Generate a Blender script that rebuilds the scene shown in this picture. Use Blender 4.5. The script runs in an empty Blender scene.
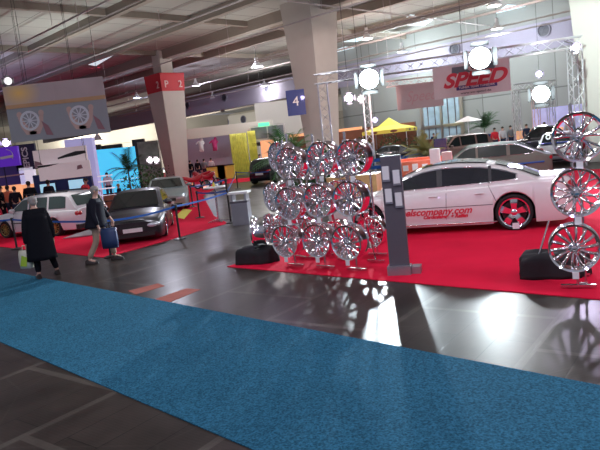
import bpy, bmesh, math, random
import numpy as np
from mathutils import Vector, Matrix
random.seed(7)
S = bpy.context.scene
COL = S.collection
PI = math.pi
# ------------------------------------------------------------------ camera
F = 600.0; ROLL = math.radians(6.3); PITCH = math.radians(7.83); EYE = 2.25
fw = np.array([0, math.cos(PITCH), -math.sin(PITCH)]); rt = np.array([1., 0, 0]); upv = np.cross(rt, fw)
ix = math.cos(ROLL)*rt - math.sin(ROLL)*upv
iy = math.sin(ROLL)*rt + math.cos(ROLL)*upv
cam = bpy.data.objects.new('camera', bpy.data.cameras.new('camera')); COL.objects.link(cam)
cam.data.sensor_width = 36; cam.data.lens = F/600*36; cam.data.clip_end = 600
cam.matrix_world = Matrix(((ix[0], iy[0], -fw[0], 0), (ix[1], iy[1], -fw[1], 0), (ix[2], iy[2], -fw[2], EYE), (0, 0, 0, 1)))
S.camera = cam
S.view_settings.view_transform = 'Standard'; S.view_settings.look = 'None'
S.view_settings.exposure = 0.0; S.view_settings.gamma = 1.0
def ray(px, py): return fw + (px-300)/F*ix + (225-py)/F*iy
def g(px, py, z=0.0):
    d = ray(px, py); return Vector(np.array([0, 0, EYE]) + d*((z-EYE)/d[2]))
def at(px, py, Y):
    d = ray(px, py); return Vector(np.array([0, 0, EYE]) + d*(Y/d[1]))
# ------------------------------------------------------------------ world + hall light
W = bpy.data.worlds.new('hall_ambience'); S.world = W; W.use_nodes = True
bg = W.node_tree.nodes['Background']; bg.inputs[0].default_value = (0.74, 0.74, 0.86, 1); bg.inputs[1].default_value = 0.30
def area(name, loc, target, power, color, sx, sy=None, spread=None):
    l = bpy.data.lights.new(name, 'AREA'); l.energy = power; l.color = color; l.shape = 'RECTANGLE'
    l.size = sx; l.size_y = sy or sx
    if spread: l.spread = spread
    o = bpy.data.objects.new(name, l); COL.objects.link(o); o.location = loc
    o.rotation_euler = (Vector(target)-Vector(loc)).to_track_quat('-Z', 'Y').to_euler(); return o
def spot(name, loc, target, power, color, size=1.2, rad=0.2, blend=0.5):
    l = bpy.data.lights.new(name, 'SPOT'); l.energy = power*(.5 if name == 'added_spot' else 1); l.color = color; l.spot_size = size; l.spot_blend = blend; l.shadow_soft_size = rad
    o = bpy.data.objects.new(name, l); COL.objects.link(o); o.location = loc
    o.rotation_euler = (Vector(target)-Vector(loc)).to_track_quat('-Z', 'Y').to_euler(); return o
U = Vector((.7071, -.7071, 0)); V = Vector((.7071, .7071, 0)); Z = Vector((0, 0, 1))
LAMP_A = at(369, 79, 26.6); LAMP_B = at(480, 58, 24.2); LAMP_C = at(576, 47, 24.2); LAMP_D = at(541, 94, 41.2)
LAMPS = [(LAMP_A, (0.9, 8.0, 0), 11000, (0.80, 0.93, 1.0)), (LAMP_B, (3.4, 9.5, 0), 2600, (0.84, 0.95, 1.0)),
         (LAMP_C, (4.2, 12, 0), 1200, (0.80, 0.70, 1.0)), (LAMP_D, (12, 28, 0), 3500, (0.9, 0.9, 1.0))]
for i, (p, t, e, c) in enumerate(LAMPS):
    d = (Vector(t)-p).normalized()
    spot('floodlight_beam', p + d*.22, t, e, c, 1.35, .16, .6)
# skylight strips in the roof are the hall's daylight
for (x, y, k) in [(-6, 3, 1.2), (6, 3, 1), (-14, 18, .35), (8, 16, 1), (0, 28, 1), (-22, 34, .3), (14, 30, 1), (-4, 52, 1), (2, 10, .7)]:
    a = area('roof_light', (x, y, 10.30), (x, y, 0), 330*k, (0.93, 0.93, 1.0), 3.2, 1.2)
    a.rotation_euler = (0, 0, -PI/4)
def point(name, loc, power, color, rad=.3):
    l = bpy.data.lights.new(name, 'POINT'); l.energy = power; l.color = color; l.shadow_soft_size = rad
    o = bpy.data.objects.new(name, l); COL.objects.link(o); o.location = loc; return o
# the high-bay lamps of the hall (fixtures are built further down)
for px, py, e, c in ((137, 98, 450, (.60, .74, 1)), (196, 86, 500, (.80, .8, 1)), (264.5, 86, 500, (1, .97, .93)), (367, 39, 900, (1, .80, .74)), (402, 52, 1500, (.86, .97, 1)), (497, 29, 1400, (.88, .97, 1)), (494, 6, 800, (1, .84, .78)), (257, 67, 650, (1, .95, .93))):
    p = g(px, py, 8.7); point('high_bay_and_fill_light', p - Vector((0, 0, .45)), e, c, .35)
for x, y, e, c in ((-38, 116, 4500, (1, .95, .85)), (-20, 102, 3500, (1, .95, .85)), (-45, 140, 12000, (1, .96, .88)), (-25, 120, 9000, (1, .96, .88))):  # added points without fixtures, brightening the far bay
    point('high_bay_and_fill_light', Vector((x, y, 8.2)), e, c, .35)
# added unseen spots, aimed up to brighten the underside of the roof
for x, y, e, c in ((-30, 50, 2500, (.62, .55, 1)), (-13, 37, 1500, (.92, 1, .96)), (-22, 44, 1500, (.66, .68, 1)), (-6, 30, 900, (.92, 1, .95)), (-3, 40, 900, (1, 1, .95)), (-3, 15, 700, (.92, 1, .95)), (-9, 20, 500, (.92, 1, .97)), (8, 14, 350, (1, .82, .76)), (0, 8, 300, (1, 1, 1)), (4, 30, 500, (.95, .98, 1))):
    spot('added_ceiling_fill', (x, y, 4.6), (x, y+.4, 10), e, c, 2.6, .3, 1.)
for x, y, z, e, c in ((-5, -1, 7, 210, (.6, .45, 1)), (-2, -4, 6.5, 110, (1, .97, .93)), (2, -1, 7.5, 210, (.6, .5, 1)), (5, -4, 6, 110, (.9, .95, 1)), (-9, -2, 5.5, 110, (1, 1, 1)), (-7, -6, 4.5, 190, (.62, .5, 1)), (0, -8, 5, 110, (1, 1, 1)), (9, -2, 5.5, 210, (.65, .5, 1))):
    point('added_sparkle_light', Vector((x, y, z)), e*1.1, c, .22)  # added points behind the camera, no fixtures, for glints on the chrome

# ------------------------------------------------------------------ materials
def mat(name, col, rough=.5, metal=0., emit=None, es=1., noise=0., nscale=8., bump=0., bscale=60., alpha=1., coat=0., spec=None):
    m = bpy.data.materials.new(name); m.use_nodes = True; nt = m.node_tree; b = nt.nodes['Principled BSDF']
    c = (*col, 1) if len(col) == 3 else col
    b.inputs['Base Color'].default_value = c; b.inputs['Roughness'].default_value = rough; b.inputs['Metallic'].default_value = metal
    b.inputs['Alpha'].default_value = alpha; b.inputs['Coat Weight'].default_value = coat
    if spec is not None: b.inputs['Specular IOR Level'].default_value = spec
    if emit: b.inputs['Emission Color'].default_value = (*emit, 1); b.inputs['Emission Strength'].default_value = es
    tc = nt.nodes.new('ShaderNodeTexCoord')
    n = nt.nodes.new('ShaderNodeTexNoise'); n.inputs['Scale'].default_value = nscale; n.inputs['Detail'].default_value = 4
    nt.links.new(tc.outputs['Object'], n.inputs['Vector'])
    k = noise if noise else .04
    mx = nt.nodes.new('ShaderNodeMix'); mx.data_type = 'RGBA'
    mx.inputs[6].default_value = tuple(v*(1-k) for v in c[:3])+(1,); mx.inputs[7].default_value = tuple(min(1, v*(1+k)) for v in c[:3])+(1,)
    nt.links.new(n.outputs['Fac'], mx.inputs[0]); nt.links.new(mx.outputs[2], b.inputs['Base Color'])
    if bump:
        n2 = nt.nodes.new('ShaderNodeTexNoise'); n2.inputs['Scale'].default_value = bscale
        nt.links.new(tc.outputs['Object'], n2.inputs['Vector'])
        bp = nt.nodes.new('ShaderNodeBump'); bp.inputs['Strength'].default_value = bump; bp.inputs['Distance'].default_value = .01
        nt.links.new(n2.outputs['Fac'], bp.inputs['Height']); nt.links.new(bp.outputs[0], b.inputs['Normal'])
    return m
M = {}
M['chrome'] = mat('chrome', (.93, .93, .96), .10, 1.)
M['chrome_soft'] = mat('brushed_chrome', (.7, .7, .74), .22, 1.)
M['steel'] = mat('galvanised_steel', (.45, .44, .42), .35, .9)
M['alu'] = mat('truss_aluminium', (.72, .74, .78), .3, .7)
M['black'] = mat('black_fabric', (.012, .012, .015), .8, bump=.4, bscale=20)
M['blackplastic'] = mat('black_plastic', (.02, .02, .022), .4)
M['rubber'] = mat('tyre_rubber', (.015, .015, .016), .75)
M['under'] = mat('underbody_black', (.008, .008, .008), .9)
M['underchrome'] = mat('dark_brake_well', (.05, .03, .035), .35, .6)
M['glass'] = mat('tinted_glass', (.015, .02, .022), .06, 0, coat=.5)
M['glass_green'] = mat('greenish_glass', (.05, .085, .08), .08, 0, coat=.5)
M['white_paint'] = mat('pearl_white_paint', (.74, .70, .70), .25, coat=.6)
M['white_plain'] = mat('white_paint', (.78, .79, .82), .3, coat=.5)
M['dark_paint'] = mat('matt_dark_paint', (.030, .025, .032), .34, .2, coat=.15)
M['silver_paint'] = mat('silver_paint', (.42, .50, .52), .28, .6, coat=.5)
M['grey_paint'] = mat('grey_green_paint', (.19, .235, .20), .6, spec=.2)
M['navy_paint'] = mat('navy_paint', (.03, .05, .22), .25, coat=.6)
M['black_paint'] = mat('black_paint', (.012, .014, .022), .2, coat=.7)
M['maroon_paint'] = mat('dull_brown_paint', (.20, .12, .11), .3, .2, coat=.5)
M['red_paint'] = mat('red_paint', (.55, .02, .04), .3, coat=.5)
M['gold'] = mat('gold_alloy', (.55, .38, .14), .3, .8)
M['lens'] = mat('headlight_lens', (.75, .8, .88), .08, .3, coat=1)
M['tail'] = mat('tail_light', (.45, .02, .03), .2, coat=1)
M['plate'] = mat('plate_white', (.8, .8, .8), .5)
M['textred'] = mat('red_lettering', (.62, .02, .05), .5)
M['black_text'] = mat('black_lettering', (.02, .02, .03), .5)
M['white'] = mat('white_laminate', (.8, .8, .8), .4)
M['offwhite'] = mat('off_white_wall', (.55, .53, .50), .8)
M['panelgrey'] = mat('graphite_panel', (.115, .105, .125), .45, .2)
M['panelbase'] = mat('light_grey_metal', (.38, .38, .42), .3, .7)
M['carpet_red'] = mat('red_carpet_pile', (.70, .012, .05), .95, noise=.10, nscale=2.2, bump=.5, bscale=300, spec=.08)
M['skin'] = mat('skin', (.55, .33, .25), .6)
M['hair_grey'] = mat('grey_hair', (.32, .30, .28), .8)
M['hair_dark'] = mat('dark_hair', (.03, .022, .018), .8)
M['hair_blond'] = mat('blond_hair', (.5, .36, .16), .8)
M['coat'] = mat('black_wool', (.008, .009, .013), .9, spec=.12)
M['jacket'] = mat('dark_navy_jacket', (.014, .015, .024), .8, spec=.12)
M['khaki'] = mat('khaki_cloth', (.40, .30, .22), .85)
M['denim'] = mat('dark_denim', (.03, .04, .08), .85, spec=.12)
M['shoe'] = mat('dark_leather', (.025, .017, .014), .5)
M['shirt_red'] = mat('red_shirt', (.65, .02, .04), .85)
M['shirt_white'] = mat('white_shirt', (.65, .66, .72), .85)
M['shirt_grey'] = mat('grey_shirt', (.2, .22, .25), .85)
M['shirt_orange'] = mat('orange_shirt', (.85, .22, .12), .85)
M['bag_blue'] = mat('blue_carrier_bag', (.02, .045, .13), .5)
M['bag_green'] = mat('lime_print', (.42, .62, .05), .5)
M['bag_white'] = mat('white_plastic_bag', (.75, .75, .6), .5)
M['rope_blue'] = mat('blue_belt', (.02, .14, .55), .6)
M['leaf'] = mat('palm_leaf', (.045, .16, .035), .6, noise=.4, nscale=3)
M['leaf_dark'] = mat('dark_leaf', (.02, .085, .025), .6, noise=.4, nscale=3)
M['leaf_yellow'] = mat('dry_leaf', (.33, .33, .12), .6, noise=.4, nscale=3)
M['bark'] = mat('bark', (.12, .07, .04), .9)
M['pot'] = mat('terracotta_brown', (.28, .10, .06), .6)
M['wood'] = mat('light_wood', (.55, .33, .13), .5, noise=.2)
M['yellow'] = mat('yellow_canvas', (.85, .72, .12), .7)
M['yellowmat'] = mat('yellow_sheet', (.85, .75, .12), .7)
M['pinkish'] = mat('pale_pink_canvas', (.72, .52, .52), .8)
M['blueboard'] = mat('royal_blue_board', (.015, .04, .17), .5)
M['purple'] = mat('violet_lit_sign', (.09, .02, .32), .5, emit=(.16, .03, .75), es=.35)
M['navysign'] = mat('navy_sign', (.03, .03, .075), .5)
M['purplepanel'] = mat('purple_panel', (.10, .08, .35), .6)
M['cyan'] = mat('cyan_projection', (.1, .6, .75), .6, emit=(.05, .50, .88), es=.85, noise=.25, nscale=.6)
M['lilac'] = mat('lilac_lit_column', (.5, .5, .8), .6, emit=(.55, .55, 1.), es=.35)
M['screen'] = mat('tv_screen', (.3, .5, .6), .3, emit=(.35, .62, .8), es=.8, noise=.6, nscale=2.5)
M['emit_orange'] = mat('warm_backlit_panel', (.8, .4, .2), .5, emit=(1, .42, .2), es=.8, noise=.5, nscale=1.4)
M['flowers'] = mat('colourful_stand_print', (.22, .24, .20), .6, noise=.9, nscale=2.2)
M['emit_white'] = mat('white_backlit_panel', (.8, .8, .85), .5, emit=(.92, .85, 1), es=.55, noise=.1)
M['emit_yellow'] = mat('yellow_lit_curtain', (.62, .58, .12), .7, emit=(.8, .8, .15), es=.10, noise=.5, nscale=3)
M['lampcold'] = mat('floodlight_glass', (1, 1, 1), .2, emit=(.80, .95, 1), es=30)
M['lampviolet'] = mat('violet_lamp_glass', (1, 1, 1), .2, emit=(.72, .62, 1), es=12)
M['lampwarm'] = mat('high_bay_glass', (1, 1, 1), .2, emit=(1, .97, 1), es=1.3)
M['lamp_on'] = mat('bright_lamp_glass', (1, 1, 1), .2, emit=(1, .85, .95), es=9)
M['bell'] = mat('lamp_reflector', (.75, .75, .78), .3, .3)
M['skyl'] = mat('skylight_pane', (.6, .7, .75), .5, emit=(.66, .8, .88), es=.85)
M['exit'] = mat('green_exit_light', (.1, .6, .3), .5, emit=(.1, .9, .4), es=1.5)
M['beam'] = mat('painted_roof_beam', (.27, .235, .20), .7, noise=.1)
M['pipe'] = mat('pipe_grey', (.42, .38, .38), .5)
M['vent'] = mat('vent_dark', (.055, .055, .08), .5)
M['ventrim'] = mat('vent_rim', (.20, .19, .25), .5)
M['conc'] = mat('pillar_render', (.50, .485, .45), .85, noise=.06, nscale=1.5)
M['redband'] = mat('red_band_paint', (.50, .015, .03), .6)
M['brown'] = mat('brown_counter', (.20, .07, .04), .5)
M['stripe'] = mat('worn_orange_tape', (.28, .045, .02), .7, noise=.4, nscale=9)
M['spokesilver'] = mat('polished_alloy', (.78, .78, .8), .2, 1.)

# ------------------------------------------------------------------ mesh helpers
class MB:
    def __init__(s): s.bm = bmesh.new(); s.mats = []; s.cur = 0; s.smooth = True
    def m(s, mt):
        if mt not in s.mats: s.mats.append(mt)
        s.cur = s.mats.index(mt); return s
    def face(s, vs):
        try: f = s.bm.faces.new(vs)
        except ValueError: return None
        f.material_index = s.cur; f.smooth = s.smooth; return f
    def v(s, p): return s.bm.verts.new(p)
    def box(s, c, size, rot=None):
        c = Vector(c); hx, hy, hz = [v/2 for v in size]
        vs = []
        for x in (-hx, hx):
            for y in (-hy, hy):
                for z in (-hz, hz):
                    p = Vector((x, y, z))
                    if rot is not None: p = rot @ p
                    vs.append(s.v(c+p))
        sm = s.smooth; s.smooth = False
        for q in ((0, 1, 3, 2), (4, 6, 7, 5), (0, 4, 5, 1), (2, 3, 7, 6), (0, 2, 6, 4), (1, 5, 7, 3)): s.face([vs[i] for i in q])
        s.smooth = sm; return s
    def tube(s, a, b, r, r2=None, n=8):
        a = Vector(a); b = Vector(b); d = (b-a)
        if d.length < 1e-6: return s
        r2 = r if r2 is None else r2
        q = d.to_track_quat('Z', 'Y')
        A = [s.v(a + q @ Vector((r*math.cos(2*PI*k/n), r*math.sin(2*PI*k/n), 0))) for k in range(n)]
        B = [s.v(b + q @ Vector((r2*math.cos(2*PI*k/n), r2*math.sin(2*PI*k/n), 0))) for k in range(n)]
        for k in range(n): s.face([A[k], A[(k+1) % n], B[(k+1) % n], B[k]])
        s.face(A[::-1]); s.face(B); return s
    def path(s, pts, r, n=6):
        for a, b in zip(pts, pts[1:]): s.tube(a, b, r, n=n)
        return s
    def lathe(s, prof, n=32, mtx=None, closed=False, cap=False):
        rings = []
        for (r, h) in prof:
            ring = []
            for k in range(n):
                p = Vector((r*math.cos(2*PI*k/n), r*math.sin(2*PI*k/n), h))
                if mtx is not None: p = mtx @ p
                ring.append(s.v(p))
            rings.append(ring)
        seq = list(zip(rings, rings[1:]))
        if closed: seq.append((rings[-1], rings[0]))
        for A, B in seq:
            for k in range(n): s.face([A[k], A[(k+1) % n], B[(k+1) % n], B[k]])
        if cap:
            if prof[0][0] > 1e-4: s.face(rings[0][::-1])
            if prof[-1][0] > 1e-4: s.face(rings[-1])
        return s
    def loft(s, rings, cap=True, close=True):
        R = [[s.v(p) for p in r] for r in rings]
        n = len(R[0])
        for A, B in zip(R, R[1:]):
            for k in range(n if close else n-1): s.face([A[k], A[(k+1) % n], B[(k+1) % n], B[k]])
        if cap: s.face(R[0][::-1]); s.face(R[-1])
        return s
    def prism(s, poly, d):
        """poly: list of 3d points, extruded by vector d"""
        d = Vector(d); A = [s.v(Vector(p)) for p in poly]; B = [s.v(Vector(p)+d) for p in poly]
        sm = s.smooth; s.smooth = False; n = len(A)
        for k in range(n): s.face([A[k], A[(k+1) % n], B[(k+1) % n], B[k]])
        s.face(A[::-1]); s.face(B); s.smooth = sm; return s
    def ellip(s, c, rx, ry, rz, n=12, m=8, rot=None):
        c = Vector(c); rings = []
        for i in range(m+1):
            t = -PI/2 + PI*i/m
            ring = []
            for k in range(n):
                a = 2*PI*k/n; p = Vector((rx*math.cos(t)*math.cos(a), ry*math.cos(t)*math.sin(a), rz*math.sin(t)))
                if rot is not None: p = rot @ p
                ring.append(s.v(c+p))
            rings.append(ring)
        for A, B in zip(rings, rings[1:]):
            for k in range(n): s.face([A[k], A[(k+1) % n], B[(k+1) % n], B[k]])
        return s
    def mesh(s, name):
        bmesh.ops.remove_doubles(s.bm, verts=s.bm.verts, dist=1e-5)
        bmesh.ops.recalc_face_normals(s.bm, faces=s.bm.faces)
        me = bpy.data.meshes.new(name); s.bm.to_mesh(me); s.bm.free()
        for mt in s.mats: me.materials.append(M[mt] if isinstance(mt, str) else mt)
        return me
    def build(s, name, parent=None, autos=True):
        me = s.mesh(name); o = bpy.data.objects.new(name, me); COL.objects.link(o)
        if parent is not None: o.parent = parent
        if autos: set_auto(me)
        return o
def set_auto(me, ang=40):
    # sharp edges by angle
    bm = bmesh.new(); bm.from_mesh(me)
    for e in bm.edges:
        if len(e.link_faces) == 2 and e.calc_face_angle(0) > math.radians(ang): e.smooth = False
    bm.to_mesh(me); bm.free()
def empty(name, loc=(0, 0, 0), rz=0.):
    o = bpy.data.objects.new(name, None); COL.objects.link(o); o.location = loc; o.rotation_euler = (0, 0, rz); o.empty_display_size = .1; return o
def tag(o, label=None, cat=None, group=None, kind=None):
    if label: o['label'] = label
    if cat: o['category'] = cat
    if group: o['group'] = group
    if kind: o['kind'] = kind
    return o
def kids(o): return [c for c in bpy.data.objects if c.parent == o]
def copy_tree(o, parent=None, loc=None, rz=None):
    ch = kids(o)
    c = o.copy(); COL.objects.link(c); c.parent = parent
    if loc is not None: c.location = loc
    if rz is not None: c.rotation_euler = (0, 0, rz)
    for k in ch: copy_tree(k, c)
    return c
def struct(o): o['kind'] = 'structure'; return o
def text_mesh(name, body, size, mtx, mt, parent=None, ext=.004, shear=0., bold=0., width=None):
    cu = bpy.data.curves.new(name, 'FONT'); cu.body = body; cu.size = size; cu.extrude = ext; cu.shear = shear; cu.offset = bold
    cu.align_x = 'CENTER'; cu.align_y = 'CENTER'
    t = bpy.data.objects.new(name, cu); COL.objects.link(t)
    bpy.context.view_layer.update()
    me = bpy.data.meshes.new_from_object(t.evaluated_get(bpy.context.evaluated_depsgraph_get()))
    bpy.data.objects.remove(t)
    if width:
        xs = [v.co.x for v in me.vertices]; w = max(xs)-min(xs); k = width/w
        for v in me.vertices: v.co.x *= k
    me.transform(mtx); me.name = name
    me.materials.clear(); me.materials.append(M[mt])
    o = bpy.data.objects.new(name, me); COL.objects.link(o)
    if parent is not None: o.parent = parent
    return o
def frame_mtx(origin, xdir, zup=Z):
    """matrix for a vertical board: local x along xdir, local y up, local z out of the board (toward viewer)"""
    x = Vector(xdir).normalized(); y = Vector(zup); y = (y - x*y.dot(x)).normalized(); z = x.cross(y)
    return Matrix(((x.x, y.x, z.x, origin[0]), (x.y, y.y, z.y, origin[1]), (x.z, y.z, z.z, origin[2]), (0, 0, 0, 1)))

# ================================================================== SETTING
# floor
def floor_mat():
    m = bpy.data.materials.new('hall_floor_slabs'); m.use_nodes = True; nt = m.node_tree; b = nt.nodes['Principled BSDF']
    tc = nt.nodes.new('ShaderNodeTexCoord'); mp = nt.nodes.new('ShaderNodeMapping'); mp.inputs['Rotation'].default_value = (0, 0, math.radians(-53))
    nt.links.new(tc.outputs['Object'], mp.inputs[0])
    br = nt.nodes.new('ShaderNodeTexBrick'); br.offset = 0.5; br.inputs['Scale'].default_value = 1.; br.inputs['Mortar Size'].default_value = .007
    br.inputs['Brick Width'].default_value = 1.7; br.inputs['Row Height'].default_value = .42; br.inputs['Mortar Smooth'].default_value = .3
    br.inputs['Color1'].default_value = (.027, .022, .019, 1); br.inputs['Color2'].default_value = (.038, .031, .027, 1); br.inputs['Mortar'].default_value = (.012, .010, .009, 1)
    nt.links.new(mp.outputs[0], br.inputs['Vector'])
    n = nt.nodes.new('ShaderNodeTexNoise'); n.inputs['Scale'].default_value = 1.3; n.inputs['Detail'].default_value = 8; n.inputs['Roughness'].default_value = .7
    nt.links.new(tc.outputs['Object'], n.inputs['Vector'])
    mx = nt.nodes.new('ShaderNodeMix'); mx.data_type = 'RGBA'; mx.blend_type = 'MULTIPLY'; mx.inputs[0].default_value = 1
    cr = nt.nodes.new('ShaderNodeValToRGB'); cr.color_ramp.elements[0].position = .3; cr.color_ramp.elements[0].color = (.55, .55, .55, 1); cr.color_ramp.elements[1].position = .75; cr.color_ramp.elements[1].color = (1.5, 1.45, 1.4, 1)
    b2 = nt.nodes.new('ShaderNodeTexBrick'); b2.offset = .3; b2.inputs['Scale'].default_value = 1.; b2.inputs['Brick Width'].default_value = 3.4; b2.inputs['Row Height'].default_value = 1.68; b2.inputs['Mortar Size'].default_value = .045; b2.inputs['Mortar Smooth'].default_value = .15
    nt.links.new(mp.outputs[0], b2.inputs['Vector'])
    m2 = nt.nodes.new('ShaderNodeMix'); m2.data_type = 'RGBA'; m2.inputs[7].default_value = (.075, .068, .058, 1); fm = nt.nodes.new('ShaderNodeMath'); fm.operation = 'MULTIPLY'; fm.inputs[1].default_value = .75
    nt.links.new(b2.outputs['Fac'], fm.inputs[0]); nt.links.new(fm.outputs[0], m2.inputs[0]); nt.links.new(br.outputs['Color'], m2.inputs[6])
    vo = nt.nodes.new('ShaderNodeTexVoronoi'); vo.feature = 'DISTANCE_TO_EDGE'; vo.inputs['Scale'].default_value = .55; nt.links.new(tc.outputs['Object'], vo.inputs['Vector'])
    vr = nt.nodes.new('ShaderNodeMapRange'); vr.inputs['From Max'].default_value = .008; vr.inputs['To Min'].default_value = .18; vr.inputs['To Max'].default_value = 0; nt.links.new(vo.outputs['Distance'], vr.inputs['Value'])
    m3 = nt.nodes.new('ShaderNodeMix'); m3.data_type = 'RGBA'; m3.inputs[7].default_value = (.09, .085, .07, 1); nt.links.new(vr.outputs[0], m3.inputs[0]); nt.links.new(m2.outputs[2], m3.inputs[6])
    nt.links.new(n.outputs['Fac'], cr.inputs[0]); nt.links.new(m3.outputs[2], mx.inputs[6]); nt.links.new(cr.outputs[0], mx.inputs[7])
    nt.links.new(mx.outputs[2], b.inputs['Base Color'])
    rr = nt.nodes.new('ShaderNodeMapRange'); rr.inputs['To Min'].default_value = .22; rr.inputs['To Max'].default_value = .40
    nt.links.new(n.outputs['Fac'], rr.inputs['Value']); nt.links.new(rr.outputs[0], b.inputs['Roughness'])
    # streaks across slabs
    w = nt.nodes.new('ShaderNodeTexWave'); w.inputs['Scale'].default_value = 9; w.inputs['Distortion'].default_value = 1.5
    nt.links.new(mp.outputs[0], w.inputs['Vector'])
    ad = nt.nodes.new('ShaderNodeMath'); ad.operation = 'MULTIPLY_ADD'; ad.inputs[1].default_value = .12
    nt.links.new(w.outputs['Fac'], ad.inputs[0]); nt.links.new(br.outputs['Fac'], ad.inputs[2])
    bp = nt.nodes.new('ShaderNodeBump'); bp.inputs['Strength'].default_value = .12; bp.inputs['Distance'].default_value = .01; bp.invert = True
    nt.links.new(ad.outputs[0], bp.inputs['Height']); nt.links.new(bp.outputs[0], b.inputs['Normal'])
    b.inputs['Specular IOR Level'].default_value = .10
    return m
b = MB(); b.smooth = False; b.m(floor_mat()); b.box((0, 45, -.1), (170, 130, .2)); struct(b.build('floor'))
def cuv(c, s, z=0.):   # point on the hall grid: c = x+y line, s along U
    p = V*(c/math.sqrt(2)) + U*s; return Vector((p.x, p.y, z))
def blue_mat():
    m = mat('blue_carpet_pile', (.026, .125, .205), .95, noise=.16, nscale=1.1, bump=.7, bscale=260, spec=.05)
    nt = m.node_tree; mixn = [x for x in nt.nodes if x.type == 'MIX'][0]; b = nt.nodes['Principled BSDF']
    n = nt.nodes.new('ShaderNodeTexNoise'); n.inputs['Scale'].default_value = 55; n.inputs['Detail'].default_value = 3
    tc = [x for x in nt.nodes if x.type == 'TEX_COORD'][0]; nt.links.new(tc.outputs['Object'], n.inputs['Vector'])
    cr = nt.nodes.new('ShaderNodeValToRGB'); cr.color_ramp.elements[0].position = .35; cr.color_ramp.elements[0].color = (.55, .55, .55, 1); cr.color_ramp.elements[1].position = .65; cr.color_ramp.elements[1].color = (1.4, 1.4, 1.4, 1)
    mx = nt.nodes.new('ShaderNodeMix'); mx.data_type = 'RGBA'; mx.blend_type = 'MULTIPLY'; mx.inputs[0].default_value = 1
    nt.links.new(n.outputs['Fac'], cr.inputs[0]); nt.links.new(mixn.outputs[2], mx.inputs[6]); nt.links.new(cr.outputs[0], mx.inputs[7]); nt.links.new(mx.outputs[2], b.inputs['Base Color'])
    return m
b = MB(); b.m(blue_mat()); b.prism([cuv(3.72, -26), cuv(7.0, -26), cuv(7.0, 14), cuv(3.72, 14)], (0, 0, .008))
tag(b.build('carpet_runner'), 'long blue carpet runner laid across the dark hall floor', 'carpet')
b = MB(); b.m('carpet_red'); c0 = g(227, 267); e = g(600, 300)
du = (e-c0).normalized(); dv = Vector((-du.y, du.x, 0))
b.prism([c0, c0+du*20, c0+du*20+dv*17, c0+dv*17], (0, 0, .012))
RC = b.build('stand_carpet'); tag(RC, 'red carpet of the wheel stand under the white saloon', 'carpet')
b = MB(); b.m('carpet_red')
b.prism([g(-60, 241), g(0, 247), g(105, 258), g(170, 240), g(228, 223.5), g(214, 216), g(203, 196), g(236, 176), g(150, 172), g(-60, 205)], (0, 0, .012))
tag(b.build('stand_carpet'), 'red carpet on the left under the white estate and dark coupe', 'carpet')
b = MB(); b.m('carpet_red'); b.prism([g(225, 184), g(300, 176), g(300, 173), g(225, 180)], (0, 0, .012)); tag(b.build('stand_carpet'), 'narrow strip of red carpet in front of the distant dark hatchback', 'carpet')
for q, lb in ((((128, 291), (158, 283.5), (165, 286), (136, 294.5)), 'upper short orange-red tape mark on the dark floor beyond the blue runner'),
          (((153, 300), (186, 288.5), (201, 289.5), (168, 303)), 'lower wider orange-red tape mark on the dark floor touching the blue runner')):
    b = MB(); b.m('stripe'); b.prism([g(*p) for p in q], (0, 0, .003)); tag(b.build('floor_tape'), lb, 'tape mark')
# worn light strip lines on the near floor
b = MB(); b.m('yellowmat'); b.prism([g(p[0], p[1], .012) for p in ((175, 217), (184, 219), (192, 210), (183, 209))], (0, 0, .006))
ym = b.build('floor_sheet'); tag(ym, 'yellow printed sheet lying on red carpet beside the dark coupe', 'sheet')

# walls, ceiling on the hall grid
def slab(name, c0_, c1_, s0, s1, z0, z1, mt, parent=None):
    b = MB(); b.smooth = False; b.m(mt)
    b.prism([cuv(c0_, s0, z0), cuv(c0_, s1, z0), cuv(c1_, s1, z0), cuv(c1_, s0, z0)], (0, 0, z1-z0)); return b.build(name, parent)
def wall_mat(name, c1, c2, w, h):
    m = bpy.data.materials.new(name); m.use_nodes = True; nt = m.node_tree; b = nt.nodes['Principled BSDF']; b.inputs['Roughness'].default_value = .85
    tc = nt.nodes.new('ShaderNodeTexCoord'); sx = nt.nodes.new('ShaderNodeSeparateXYZ'); nt.links.new(tc.outputs['Object'], sx.inputs[0])
    su = nt.nodes.new('ShaderNodeMath'); su.operation = 'SUBTRACT'; nt.links.new(sx.outputs[0], su.inputs[0]); nt.links.new(sx.outputs[1], su.inputs[1])
    cb = nt.nodes.new('ShaderNodeCombineXYZ'); nt.links.new(su.outputs[0], cb.inputs[0]); nt.links.new(sx.outputs[2], cb.inputs[1])
    br = nt.nodes.new('ShaderNodeTexBrick'); br.offset = 0; br.inputs['Scale'].default_value = 1; br.inputs['Brick Width'].default_value = w; br.inputs['Row Height'].default_value = h; br.inputs['Mortar Size'].default_value = .05
    br.inputs['Color1'].default_value = (*c1, 1); br.inputs['Color2'].default_value = (*c2, 1); br.inputs['Mortar'].default_value = (c1[0]*.5, c1[1]*.5, c1[2]*.5, 1)
    nt.links.new(cb.outputs[0], br.inputs['Vector']); nt.links.new(br.outputs['Color'], b.inputs['Base Color']); return m
M['wall'] = wall_mat('wall_panels', (.27, .285, .28), (.31, .325, .32), 8.5, 4.2)
M['wallfar'] = wall_mat('far_wall_panels', (.36, .33, .28), (.40, .37, .31), 8.5, 6.0)
M['girder'] = mat('lilac_girder', (.34, .32, .42), .8, noise=.06)
M['girderfar'] = mat('cream_girder', (.55, .52, .47), .8)
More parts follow.
